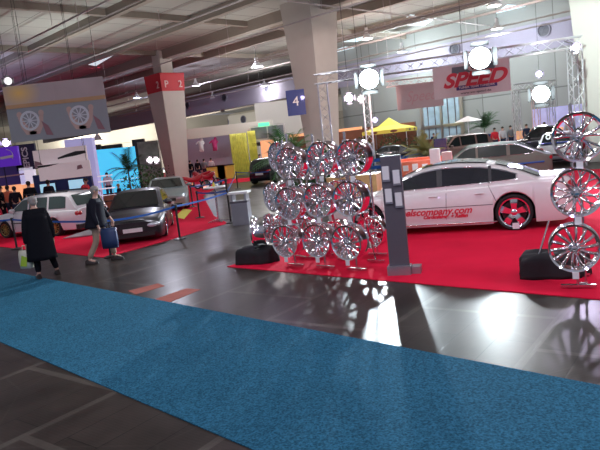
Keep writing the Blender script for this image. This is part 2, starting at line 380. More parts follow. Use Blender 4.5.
def ceil_mat():
    m = wall_mat('ceiling_panels', (.34, .34, .315), (.385, .38, .35), 3.0, 3.0); nt = m.node_tree
    cb = [x for x in nt.nodes if x.type == 'COMBXYZ'][0]; sx = [x for x in nt.nodes if x.type == 'SEPXYZ'][0]
    ad = nt.nodes.new('ShaderNodeMath'); ad.operation = 'ADD'; nt.links.new(sx.outputs[0], ad.inputs[0]); nt.links.new(sx.outputs[1], ad.inputs[1]); nt.links.new(ad.outputs[0], cb.inputs[1])
    return m
M['ceil'] = ceil_mat()
CEIL = 10.6
struct(slab('ceiling', -6, 66.5, -112, 50, CEIL, CEIL+.3, 'ceil'))
struct(slab('wall_left', -6, 132, -113, -112, 0, CEIL, 'wallfar'))
struct(slab('ceiling', 66.5, 131, -110, 20, CEIL, CEIL+.3, 'ceil'))
# girder with round vents, solid wall below it on the right
SW = -24.0 + 0   # position along U where the solid wall starts (behind the middle pillar)
pw = at(352, 120, 60); sw = None
# find s for which the point on c=66 projects near px 350
for s_ in np.arange(-60, 20, .25):
    p = cuv(66, s_); d = np.array(p) - np.array([0, 0, EYE]); dd = d@fw; px = 300+F*(d@ix)/dd
    if px > 346: sw = s_; break
struct(slab('trim_1', 66, 67, -110, 60, 7.1, 9.15, 'girder'))
struct(slab('wall_right', 66.1, 66.9, sw, 60, 0, 7.1, 'wall'))
struct(slab('wall_right', 66.1, 66.9, sw, 60, 9.15, CEIL, 'wall'))
struct(slab('wall_back', 131, 132, -125, 30, 0, CEIL, 'wallfar'))
struct(slab('trim_2', 130, 131, -125, 30, 7.5, 10.1, 'girderfar'))
def vent(c, s, z, r, grp, lb):
    b = MB(); mt = frame_mtx(cuv(c, s, z), U)
    o = empty('wall_vent', cuv(c, s, z))
    b.m('ventrim'); b.lathe([(r*.82, 0), (r*.82, .12), (r, .10), (r, -.02)], 20, mt.to_3x3().to_4x4()); b.build('rim', o)
    b = MB(); b.m('vent'); b.lathe([(r*.82, .02), (r*.45, .06), (0.001, .05)], 20, mt.to_3x3().to_4x4()); 
    for k in range(6):
        a = k*PI/3; b.box(mt.to_3x3() @ Vector((.45*r*math.cos(a), .45*r*math.sin(a), .09)), (r*.7, r*.08, .03), mt.to_3x3() @ Matrix.Rotation(a, 3, 'Z'))
    b.build('grille', o)
    tag(o, lb, 'vent', grp); return o
def s_on(c, px):
    best = None
    for s_ in np.arange(-115, 40, .1):
        p = cuv(c, s_, 8); d = np.array(p)-np.array([0, 0, EYE]); dd = d@fw
        if dd < 1: continue
        x = 300+F*(d@ix)/dd
        if best is None or abs(x-px) < best[0]: best = (abs(x-px), s_)
    return best[1]
near = [(188, 'leftmost round dark vent on the lilac girder, right of the red-topped pillar'), (225, 'round dark vent on the lilac girder, second from the left'),
        (268, 'round dark vent on the lilac girder, just left of the middle pillar'), (455, 'round dark fan vent on the wall above the white racing banner'), (545, 'round dark fan vent high on the wall between the lamps at right')]
for px, lb in near: vent(65.98, s_on(66, px), 8.5, .52, 'round vents along the near girder', lb)
for px, nm in zip((187, 199, 213, 227, 244, 261, 273), ('first', 'second', 'third', 'fourth', 'fifth', 'sixth', 'seventh')):
    vent(129.9, s_on(130, px), 8.75, .95, 'round vents along the far cream girder', 'small round vent on the distant cream girder, %s from the left pillar' % nm)
# roof beams and pipes
for i, c in enumerate((14, 25, 33, 46, 56)):
    struct(slab('trim_%d' % (3+i), c, c+.5, -75, 50, CEIL-.55, CEIL, 'beam'))
struct(slab('trim_8', 39.6, 40.4, -75, 50, 9.9, CEIL, 'beam'))
struct(slab('trim_9', 75, 75.6, -110, 20, CEIL-.8, CEIL, 'beam')); struct(slab('trim_10', 90, 90.6, -110, 20, CEIL-.8, CEIL, 'beam')); struct(slab('trim_14', 108, 108.6, -110, 20, CEIL-.8, CEIL, 'beam'))
for i, s_ in enumerate((-42, -31.2, -15.6, 0)):
    b = MB(); b.smooth = False; b.m('beam'); b.prism([cuv(-6, s_, CEIL-.35), cuv(66, s_, CEIL-.35), cuv(66, s_+.35, CEIL-.35), cuv(-6, s_+.35, CEIL-.35)], (0, 0, .35)); struct(b.build('trim_%d' % (15+i)))
for c, z, rr in ((20, 9.2, .05), (22, 9.25, .035), (29, 9.4, .05), (36, 8.9, .05), (44, 8.6, .06), (45, 8.6, .04), (52, 8.9, .06), (58, 8.6, .05), (60, 8.3, .05)):
    b = MB(); b.m('pipe'); b.tube(cuv(c, -75, z), cuv(c, 45, z), rr, n=8)
    for s_ in range(-70, 45, 8): b.tube(cuv(c, s_, z), cuv(c, s_, CEIL), .015, n=4)
    tag(b.build('ceiling_pipe'), 'thin long pipe hung under the hall ceiling, %s from the camera side' % {20: 'first', 22: 'second', 29: 'third', 36: 'fourth', 44: 'fifth', 45: 'sixth', 52: 'seventh', 58: 'eighth', 60: 'ninth'}[c], 'pipe', 'pipes running under the ceiling')
for s_ in (-23, -7, 6):
    b = MB(); b.m('pipe'); b.tube(cuv(14, s_, 9.7), cuv(66, s_, 9.7), .05)
    for c in range(16, 66, 10): b.tube(cuv(c, s_, 9.7), cuv(c, s_, CEIL), .015, n=4)
    tag(b.build('ceiling_pipe'), 'thin cross pipe hung under the hall ceiling %s' % {-23: 'left of the middle pillar', -7: 'behind the middle pillar', 6: 'at the right'}[s_], 'pipe', 'cross pipes under the ceiling')
# skylights
for i, q in enumerate([((396, 25), (410, 15), (438, 17), (424, 26)), ((494, 15), (507, 5), (533, 7), (516, 19)), ((529, 22), (545, 14), (563, 15), (548, 22)), ((340, 42), (352, 36), (372, 37), (356, 42)),
                       ((422, 42), (438, 38), (455, 40), (440, 44)), ((84, 64), (98, 53), (114, 55), (96, 66)), ((290, 5), (303, -2), (330, 0), (318, 7)), ((330, 52), (345, 47), (366, 49), (350, 54))]):
    b = MB(); b.m('skyl'); b.prism([g(x, y, CEIL-.06) for x, y in q], (0, 0, .04)); o = b.build('skylight')
    tag(o, ['pale skylight panel above the racing banner, left of the top right lamp', 'pale skylight panel beside the highest bell lamp at top right', 'pale skylight panel next to the right pillar', 'pale skylight panel right of the middle pillar', 'small pale skylight above the fan vent over the banner', 'pale skylight at upper left near the red-topped pillar', 'pale skylight panel at the top left of the middle pillar', 'lower pale skylight panel above the left floodlight'][i], 'skylight')
    o['kind'] = 'structure'; o.name = 'window_%d' % (i+1); 
    for k in ('label', 'category'): del o[k]
# hall door in the right wall
b = MB(); mtd = frame_mtx(cuv(66.05, s_on(66, 437), 0), U)
dr = struct(empty('door_1')); dr.matrix_world = mtd
b.m('steel'); 
for x in (-1.95, 1.95): b.box((x, 2.6, .06), (.3, 5.2, .2))
b.box((0, 5.1, .06), (4.2, .3, .2)); b.box((0, 2.6, .06), (.2, 5.2, .2)); b.box((0, 2.3, .06), (4, .25, .2)); b.build('door_frame', dr)
M['doorglass'] = mat('door_glass', (.34, .46, .56), .2, noise=.5, nscale=1.3)
b = MB(); b.m('doorglass'); b.box((0, 2.5, .02), (3.8, 5, .06)); b.build('door_panes', dr)
b = MB(); b.m('panelgrey')
for x in (-1.35, -.65, .65, 1.35): b.box((x, 2.5, .07), (.07, 5, .05))
b.build('door_bars', dr)
# far wall panels / boxes
def obox(name, label, cat, c, size, mt, rz=0., group=None, bevel=0):
    b = MB(); b.smooth = False; b.m(mt); b.box((0, 0, size[2]/2), size); o = b.build(name); o.location = c; o.rotation_euler = (0, 0, rz)
    if bevel:
        md = o.modifiers.new('b', 'BEVEL'); md.width = bevel; md.segments = 2
    return tag(o, label, cat, group)
# pillars
def pillar(name, s, band, tops=2.25, bots=1.25):
    p = cuv(40, s); o = struct(empty(name, p, -PI/4))
    b = MB(); b.smooth = False; b.m('conc')
    def sq(h, z): return [(-h, -h, z), (h, -h, z), (h, h, z), (-h, h, z)]
    def hw(z): return (bots + (tops-bots)*min(z, 10.6)/8.7)/2
    zt = 7.35 if band else CEIL
    b.loft([sq(hw(0), 0), sq(hw(zt), zt)]); b.build('shaft', o)
    if band:
        b = MB(); b.smooth = False; b.m('redband'); b.loft([sq(hw(zt)+.02, zt), sq(hw(8.7)+.02, 8.75)]); bb = b.build('red_band', o)
        for k, (nx, ny) in enumerate(((0, -1), (1, 0))):
            h = hw(8)+.06
            for off, tx in ((-.65, 'P'), (.65, '2')):
                xd = Vector((1, 0, 0)) if k == 0 else Vector((0, 1, 0))
                org = Vector((off, -h, 7.85)) if k == 0 else Vector((h, off, 7.85))
                if k == 1 or off > 0: text_mesh('band_letter', tx, .75, frame_mtx(org, xd), 'pinkish', bb, .01, bold=.01)
    if band: b = MB(); b.smooth = False; b.m('conc'); b.box((0, 0, 9.65), (1.1, 1.1, 1.8)); b.build('head', o)
    return o
def s_mid(px, z=4):
    best = None
    for s_ in np.arange(-60, 20, .1):
        p = cuv(40, s_, z); d = np.array(p)-np.array([0, 0, EYE]); dd = d@fw
        if dd < 1: continue
        x = 300+F*(d@ix)/dd
        if best is None or abs(x-px) < best[0]: best = (abs(x-px), s_)
    return best[1]
PL = pillar('trim_11', s_mid(171, 4.5), True); PM = pillar('trim_12', s_mid(318, 4.5), False); PR = pillar('trim_13', s_mid(606, 4.5), False)

# ================================================================== CEILING LAMPS
def bell(first=None):
    o = empty('high_bay_lamp')
    b = MB(); b.m('bell'); b.lathe([(.001, .75), (.11, .75), (.12, .42), (.16, .36), (.36, .02), (.38, 0), (.35, .01), (.15, .35), (.001, .36)], 20); b.build('reflector', o)
    b = MB(); b.m('lampwarm'); b.lathe([(.001, .06), (.28, .07), (.29, .10), (.001, .11)], 20); b.build('lamp_glass', o)
    b = MB(); b.m('blackplastic'); b.tube((0, 0, .62), (0, 0, 1.6), .015, n=5); b.build('suspension_rod', o)
    return o
LP = [(137, 98, 'bell lamp left of the red-topped pillar, the higher of the two'), (137, 115, 'bell lamp left of the red-topped pillar, the lower of the two'), (196, 86, 'bell lamp just right of the red pillar band'),
      (213, 98, 'bell lamp second to the right of the red pillar band'), (264.5, 86, 'bell lamp midway between the lilac girder and the middle pillar'), (367, 39, 'bell lamp above the left bright floodlight'),
      (402, 52, 'bell lamp between the left floodlight and the racing banner'), (422, 73, 'small bell lamp just left of the racing banner edge'), (497, 29, 'bell lamp over the racing banner below the big one'),
      (494, 6, 'largest bell lamp at the top right of the picture'), (257, 67, 'wide glowing bell lamp at the centre left under the roof')]
b0 = None
for px, py, lb in LP:
    p = g(px, py, 8.7)
    o = bell() if b0 is None else copy_tree(b0)
    b0 = b0 or o; o.location = p; tag(o, 'grey ' + lb, 'lamp', 'bell lamps hanging from the hall ceiling')
    if px == 257:
        for k in kids(o):
            if k.name.startswith('lamp_glass'): k.data = k.data.copy(); k.data.materials[0] = M['lamp_on']; o.scale = (1.35, 1.35, 1.)
for px, py, lb in ((223, 112, 'left of the lit one under the girder'), (249, 104, 'glowing violet, below the lilac girder'), (86 + 12, 140, 'above the cyan wall')):
    p = g(px, py, 7.6) if py < 120 else at(px, py, 48)
    o = copy_tree(b0); o.location = p; tag(o, 'small distant bell lamp ' + lb, 'lamp', 'bell lamps hanging from the hall ceiling')
    if px == 249:
        for k in kids(o):
            if k.name.startswith('lamp_glass'): k.data = k.data.copy(); k.data.materials[0] = M['lampviolet']

# ================================================================== TRUSSES + FLOODS + BANNERS
def truss(name, a, b_, w, label, group=None, mt='alu', step=None, r=.025):
    a = Vector(a); b_ = Vector(b_); d = b_-a; L = d.length; q = d.to_track_quat('Z', 'Y')
    o = empty(name, a)
    step = step or w
    off = [Vector((sx*w/2, sy*w/2, 0)) for sx, sy in ((-1, -1), (1, -1), (1, 1), (-1, 1))]
    b = MB(); b.m(mt)
    for f in off: b.tube(q @ f, q @ f + d, r, n=6)
    b.build('chords', o)
    b = MB(); b.m(mt); n = max(2, int(L/step))
    for i in range(n):
        for k in range(4):
            p0 = q @ (off[k] + Vector((0, 0, L*i/n))); p1 = q @ (off[(k+1) % 4] + Vector((0, 0, L*(i+1)/n)))
            if i % 2: p0, p1 = q @ (off[(k+1) % 4] + Vector((0, 0, L*i/n))), q @ (off[k] + Vector((0, 0, L*(i+1)/n)))
            b.tube(p0, p1, r*.5, n=4)
    b.build('lacing', o)
    tag(o, label, 'truss', group); return o
T1 = at(322, 84, 28.2); T4 = at(574, 43, 24.9)
T1b = Vector((T1.x, T1.y, 0.0)); T4b = Vector((T4.x, T4.y, 0.0))
truss('truss_post', T1b, (T1.x, T1.y, 4.75), .42, 'aluminium truss post standing before the middle pillar')
truss('truss_post', T4b, (T4.x, T4.y, 4.75), .42, 'aluminium truss post at the right, above the three-wheel stand')
dT = (T4-T1).normalized(); 
truss('truss_beam', Vector((T1.x, T1.y, 5.0))-dT*.3, Vector((T4.x, T4.y, 5.0))+dT*.3, .42, 'long horizontal truss beam carrying the floodlights and the racing banner', mt='alu', step=.5)
p362 = at(366, 100, 33)
truss('truss_post', (p362.x, p362.y, 0), (p362.x, p362.y, 4.6), .36, 'slim truss post under the left bright floodlight')
for px, lb, mt in ((516.5, 'slim white truss post behind the grey estate, left of the far floodlight', 'alu'), (536, 'pinkish truss post directly under the far floodlight', 'pinkish'), (551, 'thin truss post right of the far floodlight', 'alu')):
    p = at(px, 110, 42); truss('truss_post', (p.x, p.y, 0), (p.x, p.y, 4.1), .4, lb, None, mt, .6)
pA = at(514, 93, 42); pB = at(556, 89, 42)
truss('truss_beam', (pA.x, pA.y, 4.33), (pB.x, pB.y, 4.33), .4, 'short distant truss beam with the far floodlight hanging from it')
def flood(p, tgt, R_, label, glass='lampcold', up=None):
    p = Vector(p); d = (Vector(tgt)-p).normalized(); q = d.to_track_quat('Z', 'Y').to_matrix().to_4x4()
    o = empty('floodlight', p)
    b = MB(); b.m('blackplastic'); b.lathe([(.001, -.5), (R_*.45, -.48), (R_*.7, -.25), (R_, 0), (R_, .06), (R_*.93, .06), (R_*.9, .02)], 24, q); b.build('housing', o)
    b = MB(); b.m(glass); b.lathe([(.001, .06), (R_*.9, .04), (R_*.9, .01), (.001, .0)], 24, q); b.build('lamp_glass', o)
    b = MB(); b.m('blackplastic'); b.tube((0, 0, R_*.8), up or (0, .95, .36), .012 if up else .025); 
    b.build('yoke', o)
    b = MB(); b.m('blackplastic')
    x = q.to_3x3() @ Vector((R_*1.05, 0, 0))
    for k in range(4):
        a = k*PI/2; u = q.to_3x3() @ Vector((math.cos(a)*R_*1.02, math.sin(a)*R_*1.02, .05)); v2 = q.to_3x3() @ Vector((math.cos(a)*R_*1.35, math.sin(a)*R_*1.35, .28))
        w_ = q.to_3x3() @ Vector((-math.sin(a)*R_*.75, math.cos(a)*R_*.75, 0))
        b.prism([u-w_, u+w_, v2+w_, v2-w_], (q.to_3x3() @ Vector((0, 0, .015))))
    b.build('barn_doors', o)
    tag(o, label, 'floodlight'); return o
flood(LAMP_A, (0.3, 2, 1.5), .46, 'dazzling cold white floodlight on the truss right of the middle pillar')
flood(LAMP_B, (2, 2, 1.5), .46, 'dazzling cold white floodlight at the right end of the racing banner')
flood(LAMP_C, (3, 6, 1), .15, 'small violet-white lamp at the top of the right truss post', 'lampviolet')
flood(LAMP_D, (4, 5, 1), .62, 'bright white floodlight hanging on the distant truss above the white car')
for (px, py, Y), lb, gl in (((539, 74, 40), 'small lamp above the far floodlight', 'lampviolet'), ((361, 99, 36), 'small warm lamp just below the left bright floodlight', 'lamp_on'), ((375, 120, 52), 'small violet lamp over the yellow canopy roof', 'lampviolet'),
                        ((465, 89, 27), 'small hanging spotlight under the racing banner', 'lampwarm'), ((8, 81, 30), 'tiny white lamp above the hanging translucent banner', 'lampwarm'), ((6, 143, 34), 'tiny violet-white lamp above the purple sign', 'lampviolet'),
                        ((349, 98, 29), 'white spotlight on the left of the bright floodlight', 'lampviolet')):
    p = at(px, py, Y); flood(p, (px*.02-4, 3, 1), .2, lb, gl, (0, 0, CEIL-p.z))
spot('violet_lamp_beam', at(539, 76, 39.5), (4, 10, 0), 900, (.55, .4, 1), 1.2, .15)
for p, t, e, c in ((at(30, 120, 20), (-8, 19, 0), 500, (1, .93, .9)), (at(150, 110, 22), (-4.5, 17.5, 0), 700, (.85, .85, 1)), (at(250, 70, 14), (0.3, 10, 1), 380, (.75, .6, 1)), (Vector((6, 3, 7)), (3.6, 9.5, 1), 900, (.95, .9, 1)), (Vector((-1, 2, 8)), (.5, 10, 1), 500, (.9, .85, 1)),
                   (Vector((10, 21, 6)), (13.6, 28.5, 3.5), 5000, (.85, 1, .95)), (Vector((4, 27, 4.4)), (2, 38, 4), 4500, (1, .72, .66))):
    spot('added_spot', p, t, e, c, 1.1, .12)  # added spots without fixtures, brightening cars, racks and pillars

def board(name, origin, xdir, w, h, mt, label, cat, depth=.05, tilt=None, group=None):
    """flat vertical board; origin = bottom left corner seen from the front"""
    mt4 = frame_mtx(origin, xdir, tilt or Z)
    o = empty(name); o.matrix_world = mt4
    b = MB(); b.smooth = False; b.m(mt); b.box((w/2, h/2, -depth/2), (w, h, depth)); b.build('panel', o)
    if name in ('hanging_poster', 'hanging_sign'):
        for x in (.06, .94):
            b = MB(); b.m('blackplastic'); b.tube((w*x, h, -depth/2), (w*x, CEIL-origin[2], -depth/2), .010, n=4); b.build('suspension_wire', o)
    return tag(o, label, cat, group)
# racing banner hung on the beam
bl = at(440, 107, 25.9); bL = at(442, 93, 25.9)
def plane_pts(px0, py0, Y0, px1, py1, Y1):
    a = at(px0, py0, Y0); b_ = at(px1, py1, Y1); return a, b_
a, b2 = plane_pts(432, 66, 25.95, 509, 53, 25.0)
xd = Vector((b2.x-a.x, b2.y-a.y, 0)); wB = xd.length; hB = 1.33
org = Vector((a.x, a.y, 4.72-hB))
M['bannerwhite'] = mat('banner_cloth', (.72, .66, .68), .8)
SB = board('hanging_banner', org, xd, wB, hB, 'bannerwhite', 'white racing banner with big red slanted SPEED lettering hung from the truss', 'banner', .02)
def flat(parent, name, pts, mt, z=.004, d=.006):
    b = MB(); b.m(mt); b.prism([(x, y, z) for x, y in pts], (0, 0, d)); return b.build(name, parent)
M['slate'] = mat('slate_print', (.12, .16, .20), .7)
M['navyprint'] = mat('navy_print', (.06, .05, .22), .7)
flat(SB, 'logo_block', [(wB*.25, hB*.72), (wB*.80, hB*.72), (wB*.84, hB*.93), (wB*.26, hB*.93)], 'slate')
flat(SB, 'logo_block', [(wB*.30, hB*.20), (wB*.83, hB*.20), (wB*.83, hB*.34), (wB*.30, hB*.34)], 'navyprint')
text_mesh('lettering', 'SPEED', .78, Matrix.Translation((wB*.53, hB*.50, .014)), 'textred', SB, .003, .35, .03, wB*.84)
b = MB(); b.m('bannerwhite'); b.lathe([(.001, 0), (1, 0), (1, .01), (.001, .01)], 20, Matrix.Translation((wB*.56, hB*.83, .012)) @ Matrix.Diagonal((.30, .14, 1, 1))); b.build('logo_oval', SB)
text_mesh('lettering', 'VW', .19, Matrix.Translation((wB*.56, hB*.83, .026)), 'black_text', SB, .002, 0, .01)
text_mesh('lettering', 'TUNER TEAM TUNEDER', .13, Matrix.Translation((wB*.565, hB*.27, .014)), 'bannerwhite', SB, .002, 0, .004, wB*.47)
text_mesh('lettering', 'www.vw-speed.de', .13, Matrix.Translation((wB*.55, hB*.10, .008)), 'black_text', SB, .002, 0, .002, wB*.40)
# pink banner with red-edged truss
a, b2 = plane_pts(396, 90, 33, 442, 82, 33)
xd = Vector((b2.x-a.x, b2.y-a.y, 0)); h2 = 1.28; w2 = xd.length*1.0
PB = board('hanging_banner', Vector((a.x, a.y, a.z-1.1)), xd, w2, h2, 'pinkish', 'pale pink banner with faint scrolled print hung left of the racing banner', 'banner', .02)
M['faint'] = mat('faint_pink_print', (.72, .40, .42), .8)
text_mesh('lettering', 'Speed', .8, Matrix.Translation((w2*.52, h2*.5, .006)), 'faint', PB, .002, .4, 0, w2*.7)
truss('truss_beam', Vector((a.x-.5, a.y, a.z+.35)), Vector((b2.x+.1, b2.y, a.z+.35)), .3, 'short salmon-edged truss carrying the pale pink banner', None, 'pinkish', .35)
# translucent poster banner at upper left
a, b2 = plane_pts(12, 143, 25, 111, 134, 25)
xd = Vector((b2.x-a.x, b2.y-a.y, 0)); wP = xd.length; hP = 2.25
M['greyposter'] = mat('translucent_grey_print', (.36, .41, .46), .6); M['orangeprint'] = mat('orange_sky_print', (.62, .40, .22), .6, noise=.35, nscale=.8); M['mauveprint'] = mat('mauve_sky_print', (.55, .48, .50), .6, noise=.2, nscale=.7)
M['skinprint'] = mat('faded_figure_print', (.66, .50, .46), .7); M['wheelprint'] = mat('faded_wheel_print', (.75, .82, .9), .7); M['redprint'] = mat('faded_red_print', (.36, .20, .24), .7)
M['lightspot'] = mat('golden_light_spot', (.85, .60, .22), .6, noise=.15, nscale=.9)
PO = board('hanging_banner', a, xd, wP, hP, 'greyposter', 'large grey and orange poster banner with two printed alloy wheels, hanging at upper left', 'banner', .02)
flat(PO, 'sky_print', [(0, hP*.60), (wP, hP*.60), (wP, hP), (0, hP)], 'mauveprint')
flat(PO, 'sky_glow', [(0, hP*.60), (wP, hP*.60), (wP, hP*.67), (0, hP*.67)], 'orangeprint', .011)
M['lightspot'] = mat('mauve_print_light_spot', (.55, .48, .50), .6)  # mauve print with an orange spot of reflected light painted in
_nt = M['lightspot'].node_tree; _tc = _nt.nodes.new('ShaderNodeTexCoord'); _mp = _nt.nodes.new('ShaderNodeMapping'); _mp.inputs['Location'].default_value = (-.62*1.1, -1.95*1.5, 0); _mp.inputs['Scale'].default_value = (1.1, 1.5, 1)
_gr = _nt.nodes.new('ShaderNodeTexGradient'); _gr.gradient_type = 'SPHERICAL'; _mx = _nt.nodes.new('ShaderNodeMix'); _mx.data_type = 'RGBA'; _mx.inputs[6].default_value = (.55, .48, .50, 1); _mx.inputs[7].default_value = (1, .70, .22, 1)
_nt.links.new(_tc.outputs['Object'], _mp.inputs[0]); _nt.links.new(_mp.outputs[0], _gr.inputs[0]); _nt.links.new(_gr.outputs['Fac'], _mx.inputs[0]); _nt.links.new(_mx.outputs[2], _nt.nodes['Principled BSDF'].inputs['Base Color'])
flat(PO, 'light_spot_print', [(0, hP*.67), (wP*.5, hP*.67), (wP*.5, hP), (0, hP)], 'lightspot', .011)
def ring_print(parent, cx, cy, R_):
    b = MB(); b.m('wheelprint'); mt = Matrix.Translation((cx, cy, .006)); b.lathe([(R_, 0), (R_, .012), (R_*.76, .012), (R_*.76, 0)], 28, mt, closed=True)
    for k in range(10):
        t = 2*PI*k/10; b.box((cx+R_*.42*math.cos(t), cy+R_*.42*math.sin(t), .012), (R_*.72, R_*.10, .012), Matrix.Rotation(t, 3, 'Z'))
    b.lathe([(.001, .016), (R_*.16, .016), (R_*.16, 0)], 12, mt); b.build('wheel_print', parent)
def figure_print(parent, x, y, s, fl):
    # seated figure holding the rim: head, torso, leg
    b = MB(); b.m('skinprint'); z = .004
    f = lambda px, py: (x+fl*px*s, y+py*s, z)
    b.prism([f(.18*math.cos(t)-.62, .20*math.sin(t)+.55) for t in np.linspace(0, 2*PI, 12)[:-1]], (0, 0, .006))
    b.prism([f(-.75, .38), f(-.5, .42), f(-.32, .0), f(-.2, -.45), f(.35, -.62), f(.3, -.8), f(-.35, -.78), f(-.62, -.3)], (0, 0, .006))
    b.prism([f(-.5, .3), f(-.1, -.35), f(.1, -.28), f(-.05, -.5), f(-.3, -.42)], (0, 0, .009))
    b.build('figure_print', parent)
for cx in (.215, .715):
    ring_print(PO, wP*cx, hP*.36, .40); figure_print(PO, wP*cx, hP*.33, .62, 1); figure_print(PO, wP*cx+.12, hP*.33, .62, -1)
for i, x in enumerate((.36, .88)): flat(PO, 'dress_print', [(wP*x, hP*.08), (wP*(x+.07), hP*.06), (wP*(x+.03), hP*.24), (wP*(x-.03), hP*.34)], 'redprint', .014)
for x in (.05, .95):
    b = MB(); b.m('blackplastic'); b.tube((wP*x, hP, -.01), (wP*x, CEIL-PO.location.z, -.01), .008, n=4); b.build('suspension_wire', PO)

# ================================================================== SHOW WHEELS
def rim_parts(parent, R_, depth, style, face='chrome', seed=0):
    """axis = local +Y pointing out of the face toward -Y"""
    q = Matrix.Rotation(PI/2, 4, 'X')        # local z -> -y
    b = MB(); b.m(face)
    b.lathe([(R_*.90, .0), (R_*.985, .012), (R_, 0), (R_*.995, -.02), (R_*.93, -.035), (R_*.90, -.06), (R_*.86, -.09), (R_*.86, -depth*.62), (R_*.91, -depth*.82), (R_*.93, -depth*.93), (R_, -depth*.97), (R_*.99, -depth),
             (R_*.90, -depth), (R_*.87, -depth*.82), (R_*.83, -depth*.62), (R_*.83, -.09), (R_*.865, -.05)], 40, q, closed=True)
    b.build('barrel', parent)
    b = MB(); b.m(face)
    def spoke(t0, t1, w0, w1, zc=-.05, n=5, hh=.018, r0=.16, r1=.88):
        rings = []
        for i in range(n+1):
            f = i/n; r = R_*(r0+(r1-r0)*f); t = t0+(t1-t0)*f; w = (w0+(w1-w0)*f)*R_; z = zc + .035*math.sin(f*PI*.8) - .01*f
            cx, cy = r*math.cos(t), r*math.sin(t); px, py = -math.sin(t), math.cos(t); h = hh*(1-.3*f); w *= 1.3
            ring = [(-1, -h*1.6), (-1, 0), (-.55, h), (0, h*1.25), (.55, h), (1, 0), (1, -h*1.6)]
            rings.append([q @ Vector((cx+px*w*a, cy+py*w*a, z+c)) for a, c in ring])
        b.loft(rings)
    if style == 'multi':
        for k in range(14): spoke(2*PI*k/14, 2*PI*k/14+.12, .035, .05)
    elif style == 'double':
        for k in range(7):
            t = 2*PI*k/7+.2
            spoke(t-.04, t-.20, .035, .045); spoke(t+.04, t+.20, .035, .045)
    elif style == 'mesh':
        for k in range(12):
            t = 2*PI*k/12; spoke(t, t+.42, .028, .030, hh=.014); spoke(t, t-.42, .028, .030, zc=-.052, hh=.014)
    elif style == 'five':
        for k in range(5): spoke(2*PI*k/5+PI/2, 2*PI*k/5+PI/2, .13, .20, hh=.03)
    elif style == 'star':
        for k in range(5):
            t = 2*PI*k/5+.3; spoke(t-.10, t-.34, .05, .06, hh=.022); spoke(t+.10, t+.34, .05, .06, hh=.022); spoke(t, t, .03, .04, zc=-.07)
    b.build('spokes', parent)
    b = MB(); b.m(face); b.lathe([(R_*.24, -.09), (R_*.23, -.035), (R_*.17, -.022), (R_*.13, -.03), (R_*.12, -.01), (R_*.09, .004), (.001, .008)], 20, q)
    for k in range(5):
        t = 2*PI*k/5; b.tube(q @ Vector((R_*.18*math.cos(t), R_*.18*math.sin(t), -.03)), q @ Vector((R_*.18*math.cos(t), R_*.18*math.sin(t), -.008)), .011, n=6)
    b.build('hub', parent)
    if style in ('multi', 'double', 'star'):
        b = MB(); b.m(face)
        for k in range(30):
            t = 2*PI*k/30; b.ellip(q @ Vector((R_*.935*math.cos(t), R_*.935*math.sin(t), -.006)), .008, .008, .008, 6, 4)
        b.build('rim_bolts', parent)
def price_tag(parent, R_):
    b = MB(); b.smooth = False; b.m('white'); b.box((0, -.012, -R_-.035), (.075, .006, .09)); o = b.build('price_tag', parent); o['label'] = 'white price tag'
protos = {}
def show_wheel(style, R_, loc, face_dir, label, group, tilt=0., tagged=True, depth=.24, spin=0.):
    key = (style, R_, depth, tagged)
    if key not in protos:
        o = empty('alloy_wheel'); rim_parts(o, R_, depth, style)
        if tagged: price_tag(o, R_)
        protos[key] = o
    else: o = copy_tree(protos[key])
    rz = math.atan2(face_dir[1], face_dir[0]) + PI/2     # local -Y -> face_dir
    o.location = loc; o.rotation_euler = (tilt, 0, rz)
    tag(o, label, 'wheel', group); return o
def rack(loc, face_dir, h, label, arms, foot_w=.38, brace=True):
    rz = math.atan2(face_dir[1], face_dir[0]) + PI/2
    o = empty('wheel_rack', loc, rz)
    b = MB(); b.m('chrome_soft'); b.box((0, 0, .02+.012), (foot_w, .055, .035)); b.build('foot', o)
    b = MB(); b.m('chrome_soft'); b.tube((0, 0, .03), (0, 0, h), .02, n=10); b.build('post', o)
    if brace:
        b = MB(); b.m('chrome_soft'); b.tube((0, .02, h*.92), (0, .62, .06), .014, n=8); b.box((0, .62, .032), (.34, .05, .035)); b.build('rear_leg', o)
    for z in arms:
        b = MB(); b.m('chrome_soft'); b.tube((0, 0, z), (0, -.20, z+.0), .016, n=8); b.build('arm', o)
    tag(o, label, 'rack'); return o
FD = Vector((-.62, -.785, 0)).normalized()      # the racks face a little to the left of the camera
RW = .295
GR = 'chrome wheels on the tall display racks'
cols = [(g(296, 267), (288, 164), (288, 204), (284.5, 241.5), 'left'), (g(326, 269), (320, 159), (317.5, 201), (316, 241), 'middle'), (g(357.5, 271.5), (351, 158), (348, 199), (346, 243), 'right')]
stl = [('mesh', 'star', 'double'), ('star', 'double', 'mesh'), ('mesh', 'multi', 'multi')]
for (ft, w1, w2_, w3, nm), st in zip(cols, stl):
    hs = []
    for (px, py), lv, sty in zip((w1, w2_, w3), ('top', 'middle', 'bottom'), st):
        off = FD*.27
        c = at(px, py, ft.y+off.y+.0); z = c.z
        hs.append(z)
        loc = Vector((c.x, c.y, z))
        show_wheel(sty, RW, loc, FD, 'chrome wheel facing us, %s one on the %s post of the front rack row' % (lv, nm), GR, 0)
    rack((ft.x, ft.y, .012), FD, hs[0]+.42, 'chrome upright rack with T-shaped foot, %s one of the front three' % nm, hs)
